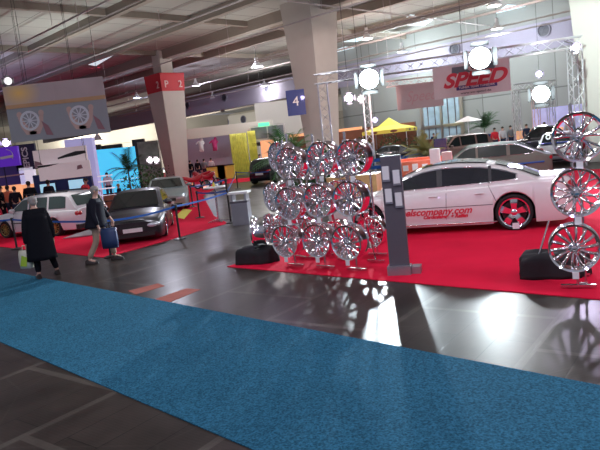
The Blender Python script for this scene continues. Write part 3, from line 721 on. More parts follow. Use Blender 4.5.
# second row and outer left column
FB = Vector((-.80, -.60, 0)).normalized()
FR2 = Vector((-.55, -.83, 0)).normalized()
back = [(Vector((-.50, 11.55, 0)), (277, 157), (272, 197), (270, 228), FB, 'far left'), (Vector((.16, 11.5, 0)), (308, 165), (304, 199), (300, 232), FR2, 'second from left'),
        (Vector((.72, 11.3, 0)), (338, 163), (336, 196), (334, 236), FR2, 'third from left'), (Vector((1.32, 10.95, 0)), (372, 172), (371, 205), (369, 233), FR2, 'far right')]
for ft, w1, w2_, w3, fd, nm in back:
    hs = []
    for (px, py), lv, sty in zip((w1, w2_, w3), ('top', 'middle', 'bottom'), ('multi', 'mesh', 'star')):
        if nm == 'far right' and lv != 'bottom': continue
        off = fd*.27; c = at(px, py, ft.y+off.y); loc = Vector((c.x, c.y, c.z))
        if lv == 'top' or nm == 'far right': ft = Vector((c.x-off.x, c.y-off.y, .012))
        loc = c.copy(); hs.append(c.z)
        show_wheel(sty, RW-.01, loc, fd, 'turned chrome wheel, %s on the %s post of the rear rack row' % (lv, nm), GR, tagged=False, depth=.27)
    rack((ft.x, ft.y, .012), fd, (hs[0]+.4) if len(hs) > 1 else 1.9, 'chrome upright rack of the rear row, %s' % nm, hs, brace=nm != 'far right')
# single stand at right
ft = g(578.5, 289); FS = Vector((-.40, -.916, 0)).normalized()
hs = []
for (px, py), lv, sty in (((578.5, 137), 'top', 'double'), ((577, 193), 'middle', 'mesh'), ((574.5, 248.5), 'bottom', 'multi')):
    c = at(px, py, ft.y-.22); hs.append(c.z); show_wheel(sty, .305, c, FS, 'chrome wheel facing the camera, %s one on the single right-hand stand' % lv, 'chrome wheels on the right-hand stand', 0, depth=.2)
o = rack((ft.x, ft.y, .012), FS, hs[0]+.40, 'chrome three-wheel display stand at the right edge', hs, .42)
b = MB(); b.m('chrome_soft'); b.tube((.09, .03, .05), (.09, .03, hs[0]), .014, n=8); b.tube((-.0, .03, .06), (.11, .03, .06), .012); b.build('second_post', o)
# loose wheel on the covered pedestal at left, nearly edge-on
def draped_bag(name, c, rx, ry, h, label, rz=0., seed=1):
    rnd = random.Random(seed); b = MB(); b.m('black'); rings = []
    n = 40
    ph = [rnd.uniform(0, 6.28) for _ in range(4)]
    for i in range(9):
        f = i/8; ring = []
        for k in range(n):
            t = 2*PI*k/n
            fold = 1 + (.07*math.sin(5*t+ph[0]) + .04*math.sin(11*t+ph[1]+f*2))*(1-f*.6)
            sq = 1/max(abs(math.cos(t))**3.2+abs(math.sin(t))**3.2, .01)**(1/3.2)
            r = (1.0 - .05*f - (.75*max(0, f-.72)/.28 if f > .72 else 0))*fold*(sq*.8+.2)
            z = h*min(1, f/.78)*(1+.10*math.sin(3*t+ph[2])*f + .06*math.sin(7*t+ph[3])*f)
            ring.append(Vector((rx*r*math.cos(t), ry*r*math.sin(t), z)))
        rings.append(ring)
    b.loft(rings); o = b.build(name, autos=False); o.location = c; o.rotation_euler = (0, 0, rz)
    return tag(o, label, 'cover')
pb = g(254, 264); pb = Vector((pb.x+.08, pb.y+.12, .012))
draped_bag('draped_cover', pb, .42, .27, .30, 'low black cloth-covered pedestal on red carpet at the left end of the racks', -.25, 3)
show_wheel('five', .30, Vector((pb.x-.02, pb.y-.02, .63)), Vector((-.97, .12, 0)), 'chrome wheel seen edge-on standing on the left black cover', None, 0, False, .26)
pb2 = g(555, 281); pb2 = Vector((pb2.x+.10, pb2.y+.25, .012))
draped_bag('draped_cover', pb2, .46, .24, .33, 'black cloth bundle on red carpet behind the right wheel stand', -.25, 8)
b = MB(); b.m('chrome_soft'); b.tube((pb2.x-.32, pb2.y-.02, .03), (pb2.x-.02, pb2.y+.02, .80), .014, n=8); tag(b.build('support_rod'), 'thin chrome rod leaning over the right black bundle', 'rod')
# info pillar with leaflet holders
pl = g(387, 276); pr_ = g(406, 274)
o = empty('info_pillar', (pl.x+.22, pl.y+.02, .012), math.atan2(-.30, .95))
b = MB(); b.smooth = False; b.m('panelgrey'); b.box((0, 0, .94), (.31, .10, 1.88)); pn = b.build('panel', o)
b = MB(); b.smooth = False; b.m('panelbase'); b.box((0, -.02, .07), (.37, .22, .14)); b.build('base', o)
b = MB(); b.smooth = False; b.m('panelbase'); b.box((.26, .05, .055), (.14, .22, .11)); b.build('side_foot', o)
for x, z in ((-.08, 1.60), (.08, 1.53), (-.065, 1.25), (.085, 1.18)):
    b = MB(); b.smooth = False; b.m('panelbase'); b.box((0, 0, 0), (.12, .03, .23)); h_ = b.build('leaflet_holder', o); h_.location = (x, -.068, z)
    b = MB(); b.smooth = False; b.m('white'); b.box((0, 0, .02), (.10, .008, .21)); l_ = b.build('leaflet', h_); l_.location = (0, -.02, .0)
tag(o, 'tall graphite info panel with four white leaflet holders before the white saloon', 'display panel')

# ================================================================== CARS
def smooth_prof(pts, win=.10):
    xs = np.array([p[0] for p in pts]); zs = np.array([p[1] for p in pts])
    def f(x):
        return float(np.mean([np.interp(x+d, xs, zs) for d in np.linspace(-win, win, 7)]))
    return f
def car_wheel(parent, x, y, R_, rr, wdt, style, face, side):
    o = empty('wheel'); o.parent = parent; o.location = (x, y, R_); o.rotation_euler = (0, 0, 0 if side < 0 else PI)
    q = Matrix.Rotation(PI/2, 4, 'X')
    b = MB(); b.m('rubber'); b.lathe([(rr, 0.0), (R_*.93, .012), (R_, -.02), (R_, -wdt+.02), (R_*.93, -wdt), (rr*.9, -wdt), (rr*.9, -.02)], 36, q, closed=True); b.build('tyre', o)
    r = empty('rim'); r.parent = o
    r2 = MB(); r2.m(face); r2.lathe([(rr*.92, .0), (rr, .008), (rr, -.03), (rr*.93, -.03), (rr*.88, -wdt*.8), (rr*.8, -wdt*.85), (.001, -wdt*.8), (.001, -wdt*.75), (rr*.8, -wdt*.7), (rr*.86, -.05)], 36, q)
    n = {'five': 5, 'multi': 10, 'six': 6}[style]
    r2.m('underchrome'); r2.lathe([(rr*.80, -.075), (.001, -.07)], 28, q); r2.m(face)
    for k in range(n):
        t = 2*PI*k/n+.3; w = {'five': .25, 'multi': .07, 'six': .11}[style]*rr
        rings = []
        for i in range(5):
            f = i/4; rad = rr*(.12+.8*f); z = -.035+.02*math.sin(f*2.5); ww = w*(.75+.45*f)
            cx, cy = rad*math.cos(t), rad*math.sin(t); px, py = -math.sin(t), math.cos(t)
            rings.append([q @ Vector((cx+px*ww*a, cy+py*ww*a, z+c)) for a, c in ((-1, -.02), (-.8, .008), (.8, .008), (1, -.02))])
        r2.loft(rings)
    r2.lathe([(rr*.2, -.05), (rr*.2, -.01), (rr*.1, .005), (.001, .006)], 16, q)
    me = r2.mesh('rim'); bpy.data.objects.remove(r); r = bpy.data.objects.new('rim', me); COL.objects.link(r); r.parent = o; set_auto(me)
    return o
def car(name, label, centre, heading, L, Wd, H, wb, fo, R_, rr, top, roof, paint, wstyle='multi', wface='spokesilver', glass='glass', sill=.17, plan=None, wins=None, trim=None, zmid=.55, tumble=.74,
        group=None, extras=None, tread=.03, glz=None):
    """x forward. fo = front overhang. top: (x,z) bonnet/belt/boot line from rear to front with x measured from the nose backwards as negative... all x in car coords"""
    o = empty(name, centre, math.atan2(heading[1], heading[0]))
    xf = L/2; xr = -L/2; xw = (xf-fo, xf-fo-wb); ar = R_*1.12
    tz = smooth_prof(top, .06); rz = smooth_prof(roof, .05)
    def hw(x):
        e = abs(x)/(L/2); return Wd/2*(1-.16*max(0, (e-.62)/.38)**2.2-.05*max(0, (e-.9)/.1)**2)
    xs = set(np.round(np.linspace(xr+.06, xf-.06, 44), 3))
    for w in xw:
        for t in np.linspace(-1, 1, 15): xs.add(round(w+ar*math.sin(t*PI/2), 3))
    xs = sorted(xs)
    rings = []
    def ring(x, sh=1., dz=0.):
        h = hw(x)*sh; zt = tz(x)-dz; zb = sill + (.05 if abs(x) > L/2-.12 else 0)
        for w in xw:
            if abs(x-w) < ar: zb = max(zb, R_+math.sqrt(ar*ar-(x-w)**2))
        zb = min(zb, zt-.09)
        zm = max(min(zmid, zt-.16), zb+.03); z5 = min(zb+.07, zm-.01) if zb < .4 else zb+.012
        half = [(0, zt+.025), (.55*h, zt+.018), (.84*h, zt-.005), (.945*h, zt-.05), (.985*h, zt-.10 if zt-.10 > zm else zm+.01), (h, zm), (.985*h, z5), (.95*h, zb), (.80*h, zb)]
        ys = [Vector((x, a, c)) for a, c in half]
        return ys + [Vector((x, -v.y, v.z)) for v in ys[:0:-1]]
    rings.append([Vector((xr, p.y*.93, sill+.12+(p.z-sill)*.80)) for p in ring(xr+.06)])
    for x in xs: rings.append(ring(x))
    rings.append([Vector((xf, p.y*.93, sill+.10+(p.z-sill)*.78)) for p in ring(xf-.06)])
    b = MB(); b.m(paint); b.loft(rings)
    # cabin
    x0, x1 = roof[0][0], roof[-1][0]
    if x0 > x1: x0, x1 = x1, x0
    bl_ = lambda x: tz(x)-.04
    def wy(x, z):
        bz = bl_(x); k = max(0., min(1., (z-bz)/(H-bz))); return hw(x)*.93*(1-k) + Wd/2*tumble*k
    cx = list(np.linspace(x0, x1, 46)); cr = []
    for x in cx:
        z = max(rz(x), bl_(x)+.004); bz = bl_(x); zs = max(z-.07, bz+.002)
        half = [(0, z+.012), (wy(x, z)*.55, z+.006), (wy(x, z)*.86, z-.012 if z-.012 > bz else z), (wy(x, zs), zs), (wy(x, bz), bz)]
        ys = [Vector((x, a, c)) for a, c in half]; cr.append(ys+[Vector((v.x, -v.y, v.z)) for v in ys[:0:-1]])
    b.loft(cr); b.build('body', o)
    # dark inner underbody
    b = MB(); b.smooth = False; b.m('under'); b.box(((xf+xr)/2, 0, .38), (L*.86, Wd*.70, .40)); b.build('underbody', o)
    # glass
    def prof_strip(xa, xb, nm, shrink=.86):
        b = MB(); b.m(glass); rows = []
        for x in np.linspace(xa, xb, 12):
            z = rz(x); dx = .02; sl = (rz(x+dx)-rz(x-dx))/(2*dx); nl = math.sqrt(1+sl*sl); nx, nz = -sl/nl, 1/nl
            row = []
            for t in np.linspace(-1, 1, 9):
                y = wy(x, z)*shrink*t; zz = z+.012*(1-t*t*.8); row.append(Vector((x+nx*.014, y, zz+nz*.014)))
            rows.append(row)
        b.loft(rows, cap=False, close=False); return b.build(nm, o)
    pk = lambda i: roof[i][0]
    asc = sorted(roof)
    # rear glass between asc[0] and asc[1]; windscreen between asc[-2] and asc[-1]
    g_r, g_f = glz or (asc[1][0], asc[-2][0]); prof_strip(asc[0][0]+.05, g_r-.02, 'rear_window'); prof_strip(g_f+.02, asc[-1][0]-.05, 'windscreen')
    for sgn in (1, -1):
        for (xa, xb) in (wins or []):
            b = MB(); b.m(glass); rows = []
            for x in np.linspace(xa, xb, 16):
                bz = bl_(x)+.065; tzz = max(rz(x)-.095, bz+.003); row = []
                for t in np.linspace(0, 1, 5):
                    z = bz+(tzz-bz)*t; row.append(Vector((x, sgn*(wy(x, z)+.008), z)))
                rows.append(row)
            b.loft(rows, cap=False, close=False); b.build('side_window', o)
        if trim and wins:
            b = MB(); b.m(trim); xa = min(w[0] for w in wins)-.02; xb = max(w[1] for w in wins)+.02
            lo = [Vector((x, sgn*(wy(x, bl_(x)+.05)+.008), bl_(x)+.055)) for x in np.linspace(xa, xb, 20)]
            up_ = [Vector((x, sgn*(wy(x, max(rz(x)-.085, bl_(x)+.06))+.006), max(rz(x)-.085, bl_(x)+.06))) for x in np.linspace(xb, xa, 24)]
            b.path(lo+up_+[lo[0]], .009, 5); b.build('window_trim', o)
        # mirror
        b = MB(); b.m(paint); mx = asc[-1][0]-.35; b.ellip((mx, sgn*(hw(mx)+.06), bl_(mx)+.10), .08, .12, .075); b.build('mirror', o)
        # lights
        b = MB(); b.m('lens'); b.ellip((xf-.07, sgn*hw(xf-.1)*.72, tz(xf-.12)-.13), .10, .21, .085); b.build('headlight', o)
        b = MB(); b.m('tail'); b.ellip((xr+.07, sgn*hw(xr+.1)*.80, tz(xr+.1)-.15), .10, .16, .10); b.build('tail_light', o)
        for w in xw: car_wheel(o, w, sgn*(Wd/2-tread), R_, rr, .22, wstyle, wface, sgn)
    b = MB(); b.smooth = False; b.m('blackplastic'); b.box((xf-.045, 0, tz(xf-.1)-.16), (.10, Wd*.40, .12)); b.build('grille', o)
    b = MB(); b.smooth = False; b.m('blackplastic'); b.box((xf-.035, 0, sill+.12), (.09, Wd*.66, .10)); b.build('air_intake', o)
    for x, s_, dx in ((xf+.012, 1, 0), (xr-.012, -1, 0)):
        b = MB(); b.smooth = False; b.m('plate'); b.box((x, 0, .36 if s_ > 0 else .62), (.02, .52, .11)); b.build('number_plate', o)
    tag(o, label, 'car', group)
    if extras: extras(o, dict(hw=hw, tz=tz, rz=rz, wy=wy, bl=bl_, xf=xf, xr=xr))
    return o
def hdg(v): v = Vector((v[0], v[1], 0)); return v.normalized()
def seam(o, f, x0, x1, z0, z1, side, mt='blackplastic', r=.005, nm='door_seam'):
    b = MB(); b.m(mt); pts = []
    for t in np.linspace(0, 1, 8):
        x = x0+(x1-x0)*t; z = z0+(z1-z0)*t; pts.append(Vector((x, side*(side_y(f, x, z)+.002), z)))
    b.path(pts, r, 5); b.build(nm, o)
def side_y(f, x, z):
    h = f['hw'](x); zt = f['tz'](x); zm = min(.55, zt-.16)
    if z > f['bl'](x): return f['wy'](x, z)
    P = [(.95, .17), (.985, .24), (1, zm), (.985, zt-.10), (.945, zt-.05)]
    return h*float(np.interp(z, [p[1] for p in P], [p[0] for p in P]))
# ---- white saloon
hA = hdg((-2.93, 1.14)); nA = Vector((-hA.y, hA.x, 0))      # left of car
rearc = Vector((4.33, 11.98, 0)); La = 5.10; wbA = 3.07; foA = .93
side_is_left = True
cenA = rearc + hA*(wbA/2) ; LA = -1   # near side is the left side when heading to image-left
# car's left = rotate heading +90deg; heading (-.93,.36) -> left (-.36,-.93) = toward the camera
cA = rearc - Vector((-hA.y, hA.x, 0))*.93
cenA = cA + hA*(La/2-foA - 0) - hA*0
# axle positions in car coords: rear axle x = La/2-foA-wbA
cenA = cA - hA*(La/2-foA-wbA); cenA.z = .012
def audi_ex(o, f):
    for x in (1.02, -.10): seam(o, f, x, x-.04, .30, .93, 1)
    seam(o, f, -1.12, -.98, .62, .95, 1)
    seam(o, f, 1.5, -1.05, .56, .56, 1, 'blackplastic', .006, 'side_moulding')
    seam(o, f, 1.42, -1.02, .22, .22, 1, 'textred', .003, 'side_line')
    for x, w in ((.0, .055), (-1.02, .03)):
        b = MB(); b.m('blackplastic'); b.loft([[Vector((x+dx, f['wy'](x, z)+e, z)) for dx, e in ((-w, 0), (w, 0), (w, .016), (-w, .016))] for z in np.linspace(.99, 1.34, 5)]); b.build('window_pillar', o)
    for x in (.14, -.80):
        b = MB(); b.m('white_paint'); b.tube((x-.09, f['hw'](x)+.012, .80), (x+.09, f['hw'](x)+.012, .80), .014, n=8); b.build('door_handle', o)
    mt = frame_mtx((0, 0, 0), (-1, 0, 0))
    for body, size, x, z, w in (('wheelscompany.com', .20, .24, .475, 1.72), ('Chromfelgen + Reifen', .10, -.08, .365, .92)):
        m4 = frame_mtx((x, f['hw'](0)*.995+.004, z), (-1, 0, 0)); t = text_mesh('door_lettering', body, size, m4, 'textred', o, .004, .35, .006, w)
        t['label'] = 'red slanted lettering on the doors'
    b = MB(); b.m('glass'); rows = []
    b.loft([[Vector((x, y, f['rz'](x)+.012-abs(y)*.012)) for y in np.linspace(-.6, .6, 7)] for x in np.linspace(-.95, .42, 9)], cap=False, close=False); ro = b.build('roof_glass', o); ro.location.z = .012
    b = MB(); b.m('white_paint'); 
    b.loft([[Vector((-2.50, y, z)) for y, z in ((-.62, 1.02), (.62, 1.02), (.60, 1.045), (-.60, 1.045))], [Vector((-2.30, y, z)) for y, z in ((-.64, 1.02), (.64, 1.02), (.62, 1.035), (-.62, 1.035))]]); b.build('boot_lip', o)
    b = MB(); b.smooth = False; b.m('white'); b.box((-1.47, .99, .10), (.13, .01, .12)); b.build('price_tag', o)['label'] = 'white price tag at the rear wheel'
    b = MB(); b.m('chrome'); b.path([Vector((x, f['hw'](x)*.997+.004, .20)) for x in np.linspace(1.0, -1.1, 8)], .012, 6); b.build('sill_trim', o)
car('saloon_car', 'pearl white four-door saloon with red door lettering standing on the red stand carpet', cenA, hA, La, 1.90, 1.445, wbA, foA, .365, .300,
    [(-2.55, .97), (-2.3, 1.03), (-1.75, 1.03), (-.9, .985), (.6, .95), (1.25, .92), (2.0, .82), (2.45, .68), (2.55, .60)],
    [(-2.02, 1.01), (-1.62, 1.19), (-1.25, 1.325), (-.85, 1.405), (-.35, 1.445), (.05, 1.44), (.42, 1.38), (.75, 1.27), (1.42, .93)], 'white_paint', 'five', 'chrome', 'glass', .15,
    wins=[(-1.52, 1.10)], trim='chrome', extras=audi_ex, tread=.015, glz=(-1.1, .5))
# ---- white estate at left
hG = hdg((-.89, .45)); lG = Vector((-hG.y, hG.x, 0))
pF = g(3, 241); pRR = g(78, 232); mid = (pF+pRR)/2
def golf_ex(o, f):
    # rear hatch: dark plate with white script, tail lamps, dark bumper
    b = MB(); b.smooth = False; b.m('blackplastic'); b.box((f['xr']-.015, 0, .74), (.02, .60, .13)); pl_ = b.build('rear_plate', o); pl_['label'] = 'black plate with white script'
    text_mesh('plate_script', 'Volkswagen', .085, frame_mtx((f['xr']-.028, 0, .74), (0, -1, 0)), 'white', pl_, .002)
    b = MB(); b.smooth = False; b.m('blackplastic'); b.box((f['xr']+.03, 0, .28), (.14, 1.5, .16)); b.build('rear_bumper', o)
    for y in (-.45, .45):
        b = MB(); b.m('blackplastic'); b.tube((-1.6, y, 1.45), (.5, y, 1.46), .016); b.build('roof_rail', o)
    for x in (.75, -.35): seam(o, f, x, x, .3, .9, 1)
    b = MB(); b.m('blackplastic'); b.path([Vector((x, f['hw'](x)+.004, .52)) for x in np.linspace(.9, -.9, 6)], .018, 6); b.build('side_moulding', o)
    b = MB(); b.m('chrome'); b.lathe([(.001, 0), (.055, 0), (.055, .012), (.001, .015)], 16, Matrix.Translation((f['xr']-.0, 0, .90)) @ Matrix.Rotation(-PI/2, 4, 'Y')); b.build('round_badge', o)
car('estate_car', 'white five-door estate car with gold wheels on red carpet at the left', Vector((mid.x+.12, mid.y+.65, .012)), hG, 4.35, 1.70, 1.44, 2.47, .85, .30, .215,
    [(-2.17, .86), (-1.9, .90), (-1.0, .90), (.6, .90), (1.1, .88), (1.8, .80), (2.1, .68), (2.17, .62)],
    [(-2.12, .88), (-1.82, 1.36), (-1.5, 1.42), (-.3, 1.43), (.35, 1.38), (1.05, .90)], 'white_plain', 'multi', 'gold', 'glass_green', .20,
    wins=[(-1.72, -.95), (-.86, .0), (.08, .85)], extras=golf_ex)
# ---- dark coupe
hC = hdg((.13, -.99)); rC = Vector((hC.y, -hC.x, 0))
pfl = g(166, 236)           # its front-left wheel (image right)
lC = Vector((-hC.y, hC.x, 0))
Lc, foC, wbC = 4.25, .84, 2.51
cenC = pfl - lC*.78 - hC*(Lc/2-foC)
def coupe_ex(o, f):
    b = MB(); b.m('blackplastic'); b.ellip((f['xf']-.16, 0, .58), .14, .42, .06); b.build('bonnet_mouth', o)
    seam(o, f, .75, .72, .28, .82, 1); seam(o, f, -.45, -.5, .28, .82, 1)
    for y in (-.5, .5):
        b = MB(); b.m('lens'); b.ellip((f['xf']-.07, y, .33), .05, .09, .05); b.build('fog_lamp', o)
car('coupe_car', 'dark matt grey tuned coupe facing us with pink-white plate on the left carpet', Vector((cenC.x, cenC.y, .012)), hC, Lc, 1.72, 1.36, wbC, foC, .30, .235,
    [(-2.12, .84), (-1.9, .90), (-1.2, .90), (.3, .88), (.75, .86), (1.5, .76), (1.95, .62), (2.12, .52)],
    [(-1.95, .89), (-1.2, 1.28), (-.7, 1.345), (-.15, 1.35), (.15, 1.30), (.95, .86)], 'dark_paint', 'five', 'chrome', 'glass', .10,
    wins=[(-1.1, -.5), (-.42, .62)], extras=coupe_ex)
# ---- silver coupe behind
hT = hdg((.17, -.985)); pt = g(188, 208); lT = Vector((-hT.y, hT.x, 0))
cenT = pt - lT*.78 - hT*(4.04/2-.85)
car('coupe_car', 'silver rounded coupe facing us behind the dark coupe', Vector((cenT.x, cenT.y, .012)), hT, 4.04, 1.78, 1.35, 2.42, .85, .32, .235,
    [(-2.02, .74), (-1.8, .92), (-1.0, .94), (.3, .93), (.75, .90), (1.4, .84), (1.85, .70), (2.02, .56)],
    [(-1.85, .92), (-1.0, 1.27), (-.5, 1.345), (0, 1.345), (.25, 1.28), (.95, .90)], 'silver_paint', 'six', 'spokesilver', 'glass', .14, wins=[(-.95, -.45), (-.35, .65)])
# ---- distant dark hatch with open door
def dark_ex(o, f):
    b = MB(); b.smooth = False; b.m('black_paint'); R3 = Matrix.Rotation(math.radians(60), 3, 'Z')
    b.box((.55-.25, 1.28, .62), (1.0, .06, .75), R3); dr_ = b.build('open_door', o)
    b = MB(); b.m('black_paint'); c = Vector((.30, 1.28, 0))
    pp = [c + R3 @ Vector(v) for v in ((-.5, 0, 1.0), (-.45, 0, 1.38), (.25, 0, 1.38), (.5, 0, 1.0))]
    b.path(pp, .03, 6); b.build('window_frame', dr_)
pd = at(263, 178, 37)
car('hatchback_car', 'small dark hatchback seen from behind with one door open, far left of the racks', Vector((pd.x+.75, 37.5, .012)), hdg((.45, .89)), 3.9, 1.75, 1.55, 2.5, .75, .31, .2,
    [(-1.95, .92), (-1.0, .93), (.8, .92), (1.6, .80), (1.95, .62)], [(-1.92, .90), (-1.62, 1.42), (-1.3, 1.53), (0, 1.54), (.3, 1.48), (1.0, .92)], 'black_paint', 'multi', 'spokesilver', 'glass', .2,
    wins=[(-1.4, -.6), (-.5, .7)], extras=dark_ex)
# ---- grey estate behind the saloon
pg_ = at(548, 160, 21.5); hE = hdg((-.955, .30)); 
cE = Vector((pg_.x, pg_.y, .012)) + hE*2.3
def grey_ex(o, f):
    b = MB(); b.m('rope_blue'); b.path([Vector((x, f['hw'](x)+.012, .66)) for x in np.linspace(2.0, -2.1, 14)], .03, 6); b.build('blue_side_stripe', o)
    for x in (1.0, .05, -.95): seam(o, f, x, x-.03, .3, .9, 1)
car('estate_car', 'grey-green old estate car with a blue side stripe behind the white saloon', cE, hE, 4.75, 1.82, 1.46, 2.8, .85, .32, .21,
    [(-2.37, .92), (-1.9, .97), (0, .95), (1.0, .93), (1.9, .86), (2.37, .72)], [(-2.2, .95), (-1.25, 1.42), (-.8, 1.45), (.2, 1.45), (.45, 1.42), (1.15, .94)], 'grey_paint', 'multi', 'spokesilver', 'glass_green', .2,
    wins=[(-1.75, -1.0), (-.88, .08), (.16, .95)], trim='chrome', extras=grey_ex)
# ---- white and navy car
pw_ = at(561, 158, 28)
def nav_ex(o, f):
    b = MB(); b.smooth = False; b.m('navy_paint'); b.box((f['xr']+.45, 0, .99), (.80, 1.35, .05)); b.build('boot_lid', o)
    b = MB(); b.m('plate'); b.lathe([(.14, 0), (.14, .02), (.07, .02), (.07, 0)], 16, Matrix.Translation((-1.32, .35, 1.24)) @ Matrix.Rotation(-1.0, 4, 'Y') @ Matrix.Diagonal((1, .8, 1, 1)), closed=True); b.build('race_number', o)
    b = MB(); b.smooth = False; b.m('chrome'); b.box((f['xr']-.02, 0, .48), (.08, 1.6, .09)); b.build('bumper', o)
car('classic_car', 'classic car with white roof, navy boot and a number zero in its rear window', Vector((pw_.x, pw_.y, .012)), hdg((.50, .87)), 4.1, 1.7, 1.42, 2.4, .8, .3, .2,
    [(-2.05, .88), (-1.5, .93), (.8, .93), (1.6, .86), (2.05, .7)], [(-1.35, .95), (-.85, 1.36), (-.4, 1.41), (.2, 1.41), (.4, 1.36), (.85, .94)], 'white_plain', 'multi', 'chrome', 'glass', .25,
    wins=[(-.85, -.2), (-.1, .55)], extras=nav_ex)
b = MB()
# ---- cars and things further back on the right
pm = at(452, 148, 38)
def mar_ex(o, f):
    b = MB(); b.m('red_paint'); b.loft([[Vector((1.15, y, 1.0)) for y in (-.75, .75)]+[Vector((1.19, y, 1.0)) for y in (.75, -.75)], [Vector((1.95, y, 1.55)) for y in (-.7, .7)]+[Vector((1.99, y, 1.55)) for y in (.7, -.7)]]); b.build('raised_bonnet', o)
car('estate_car', 'dull reddish-brown estate with a raised red bonnet, beyond the grey estate', Vector((pm.x, 37, .012)), hdg((-.95, -.25)), 4.6, 1.75, 1.62, 2.7, .85, .31, .2,
    [(-2.3, .92), (-1.9, .97), (0, .95), (1.0, .93), (1.9, .86), (2.3, .72)], [(-2.2, .95), (-1.8, 1.55), (-1.4, 1.61), (.2, 1.61), (.45, 1.56), (1.15, .94)], 'maroon_paint', 'multi', 'spokesilver', 'glass', .2,
    wins=[(-1.75, -1.0), (-.88, .08), (.16, .95)], extras=mar_ex)
for (px, py, Y), hd, lb, H_ in (((541, 137, 39), (-.9, .4), 'dark car with an arched roof behind the white-roofed classic', 1.6), ((388, 146, 42), (-.9, .3), 'low black car under the yellow canopy, behind the blue barrier', 1.35),
                           ((475, 140, 47), (-.8, .5), 'dark low car near the white parasol', 1.35), ((592, 139, 34), (-.8, -.5), 'red car partly hidden behind the top right-hand wheel', 1.4)):
    p = at(px, py, Y); pt_ = 'red_paint' if 'red car' in lb else 'black_paint'
    car('parked_car', lb, Vector((p.x, p.y, .012)), hdg(hd), 4.2, 1.75, H_, 2.5, .85, .31, .2, [(-2.1, .85), (-1.5, .9), (.7, .9), (1.6, .8), (2.1, .62)],
        [(-1.6, .9), (-.9, H_-.08), (-.4, H_), (.2, H_-.01), (.4, H_-.06), (1.05, .9)], pt_, 'multi', 'spokesilver', 'glass', .2, wins=[(-.9, -.2), (-.1, .7)])

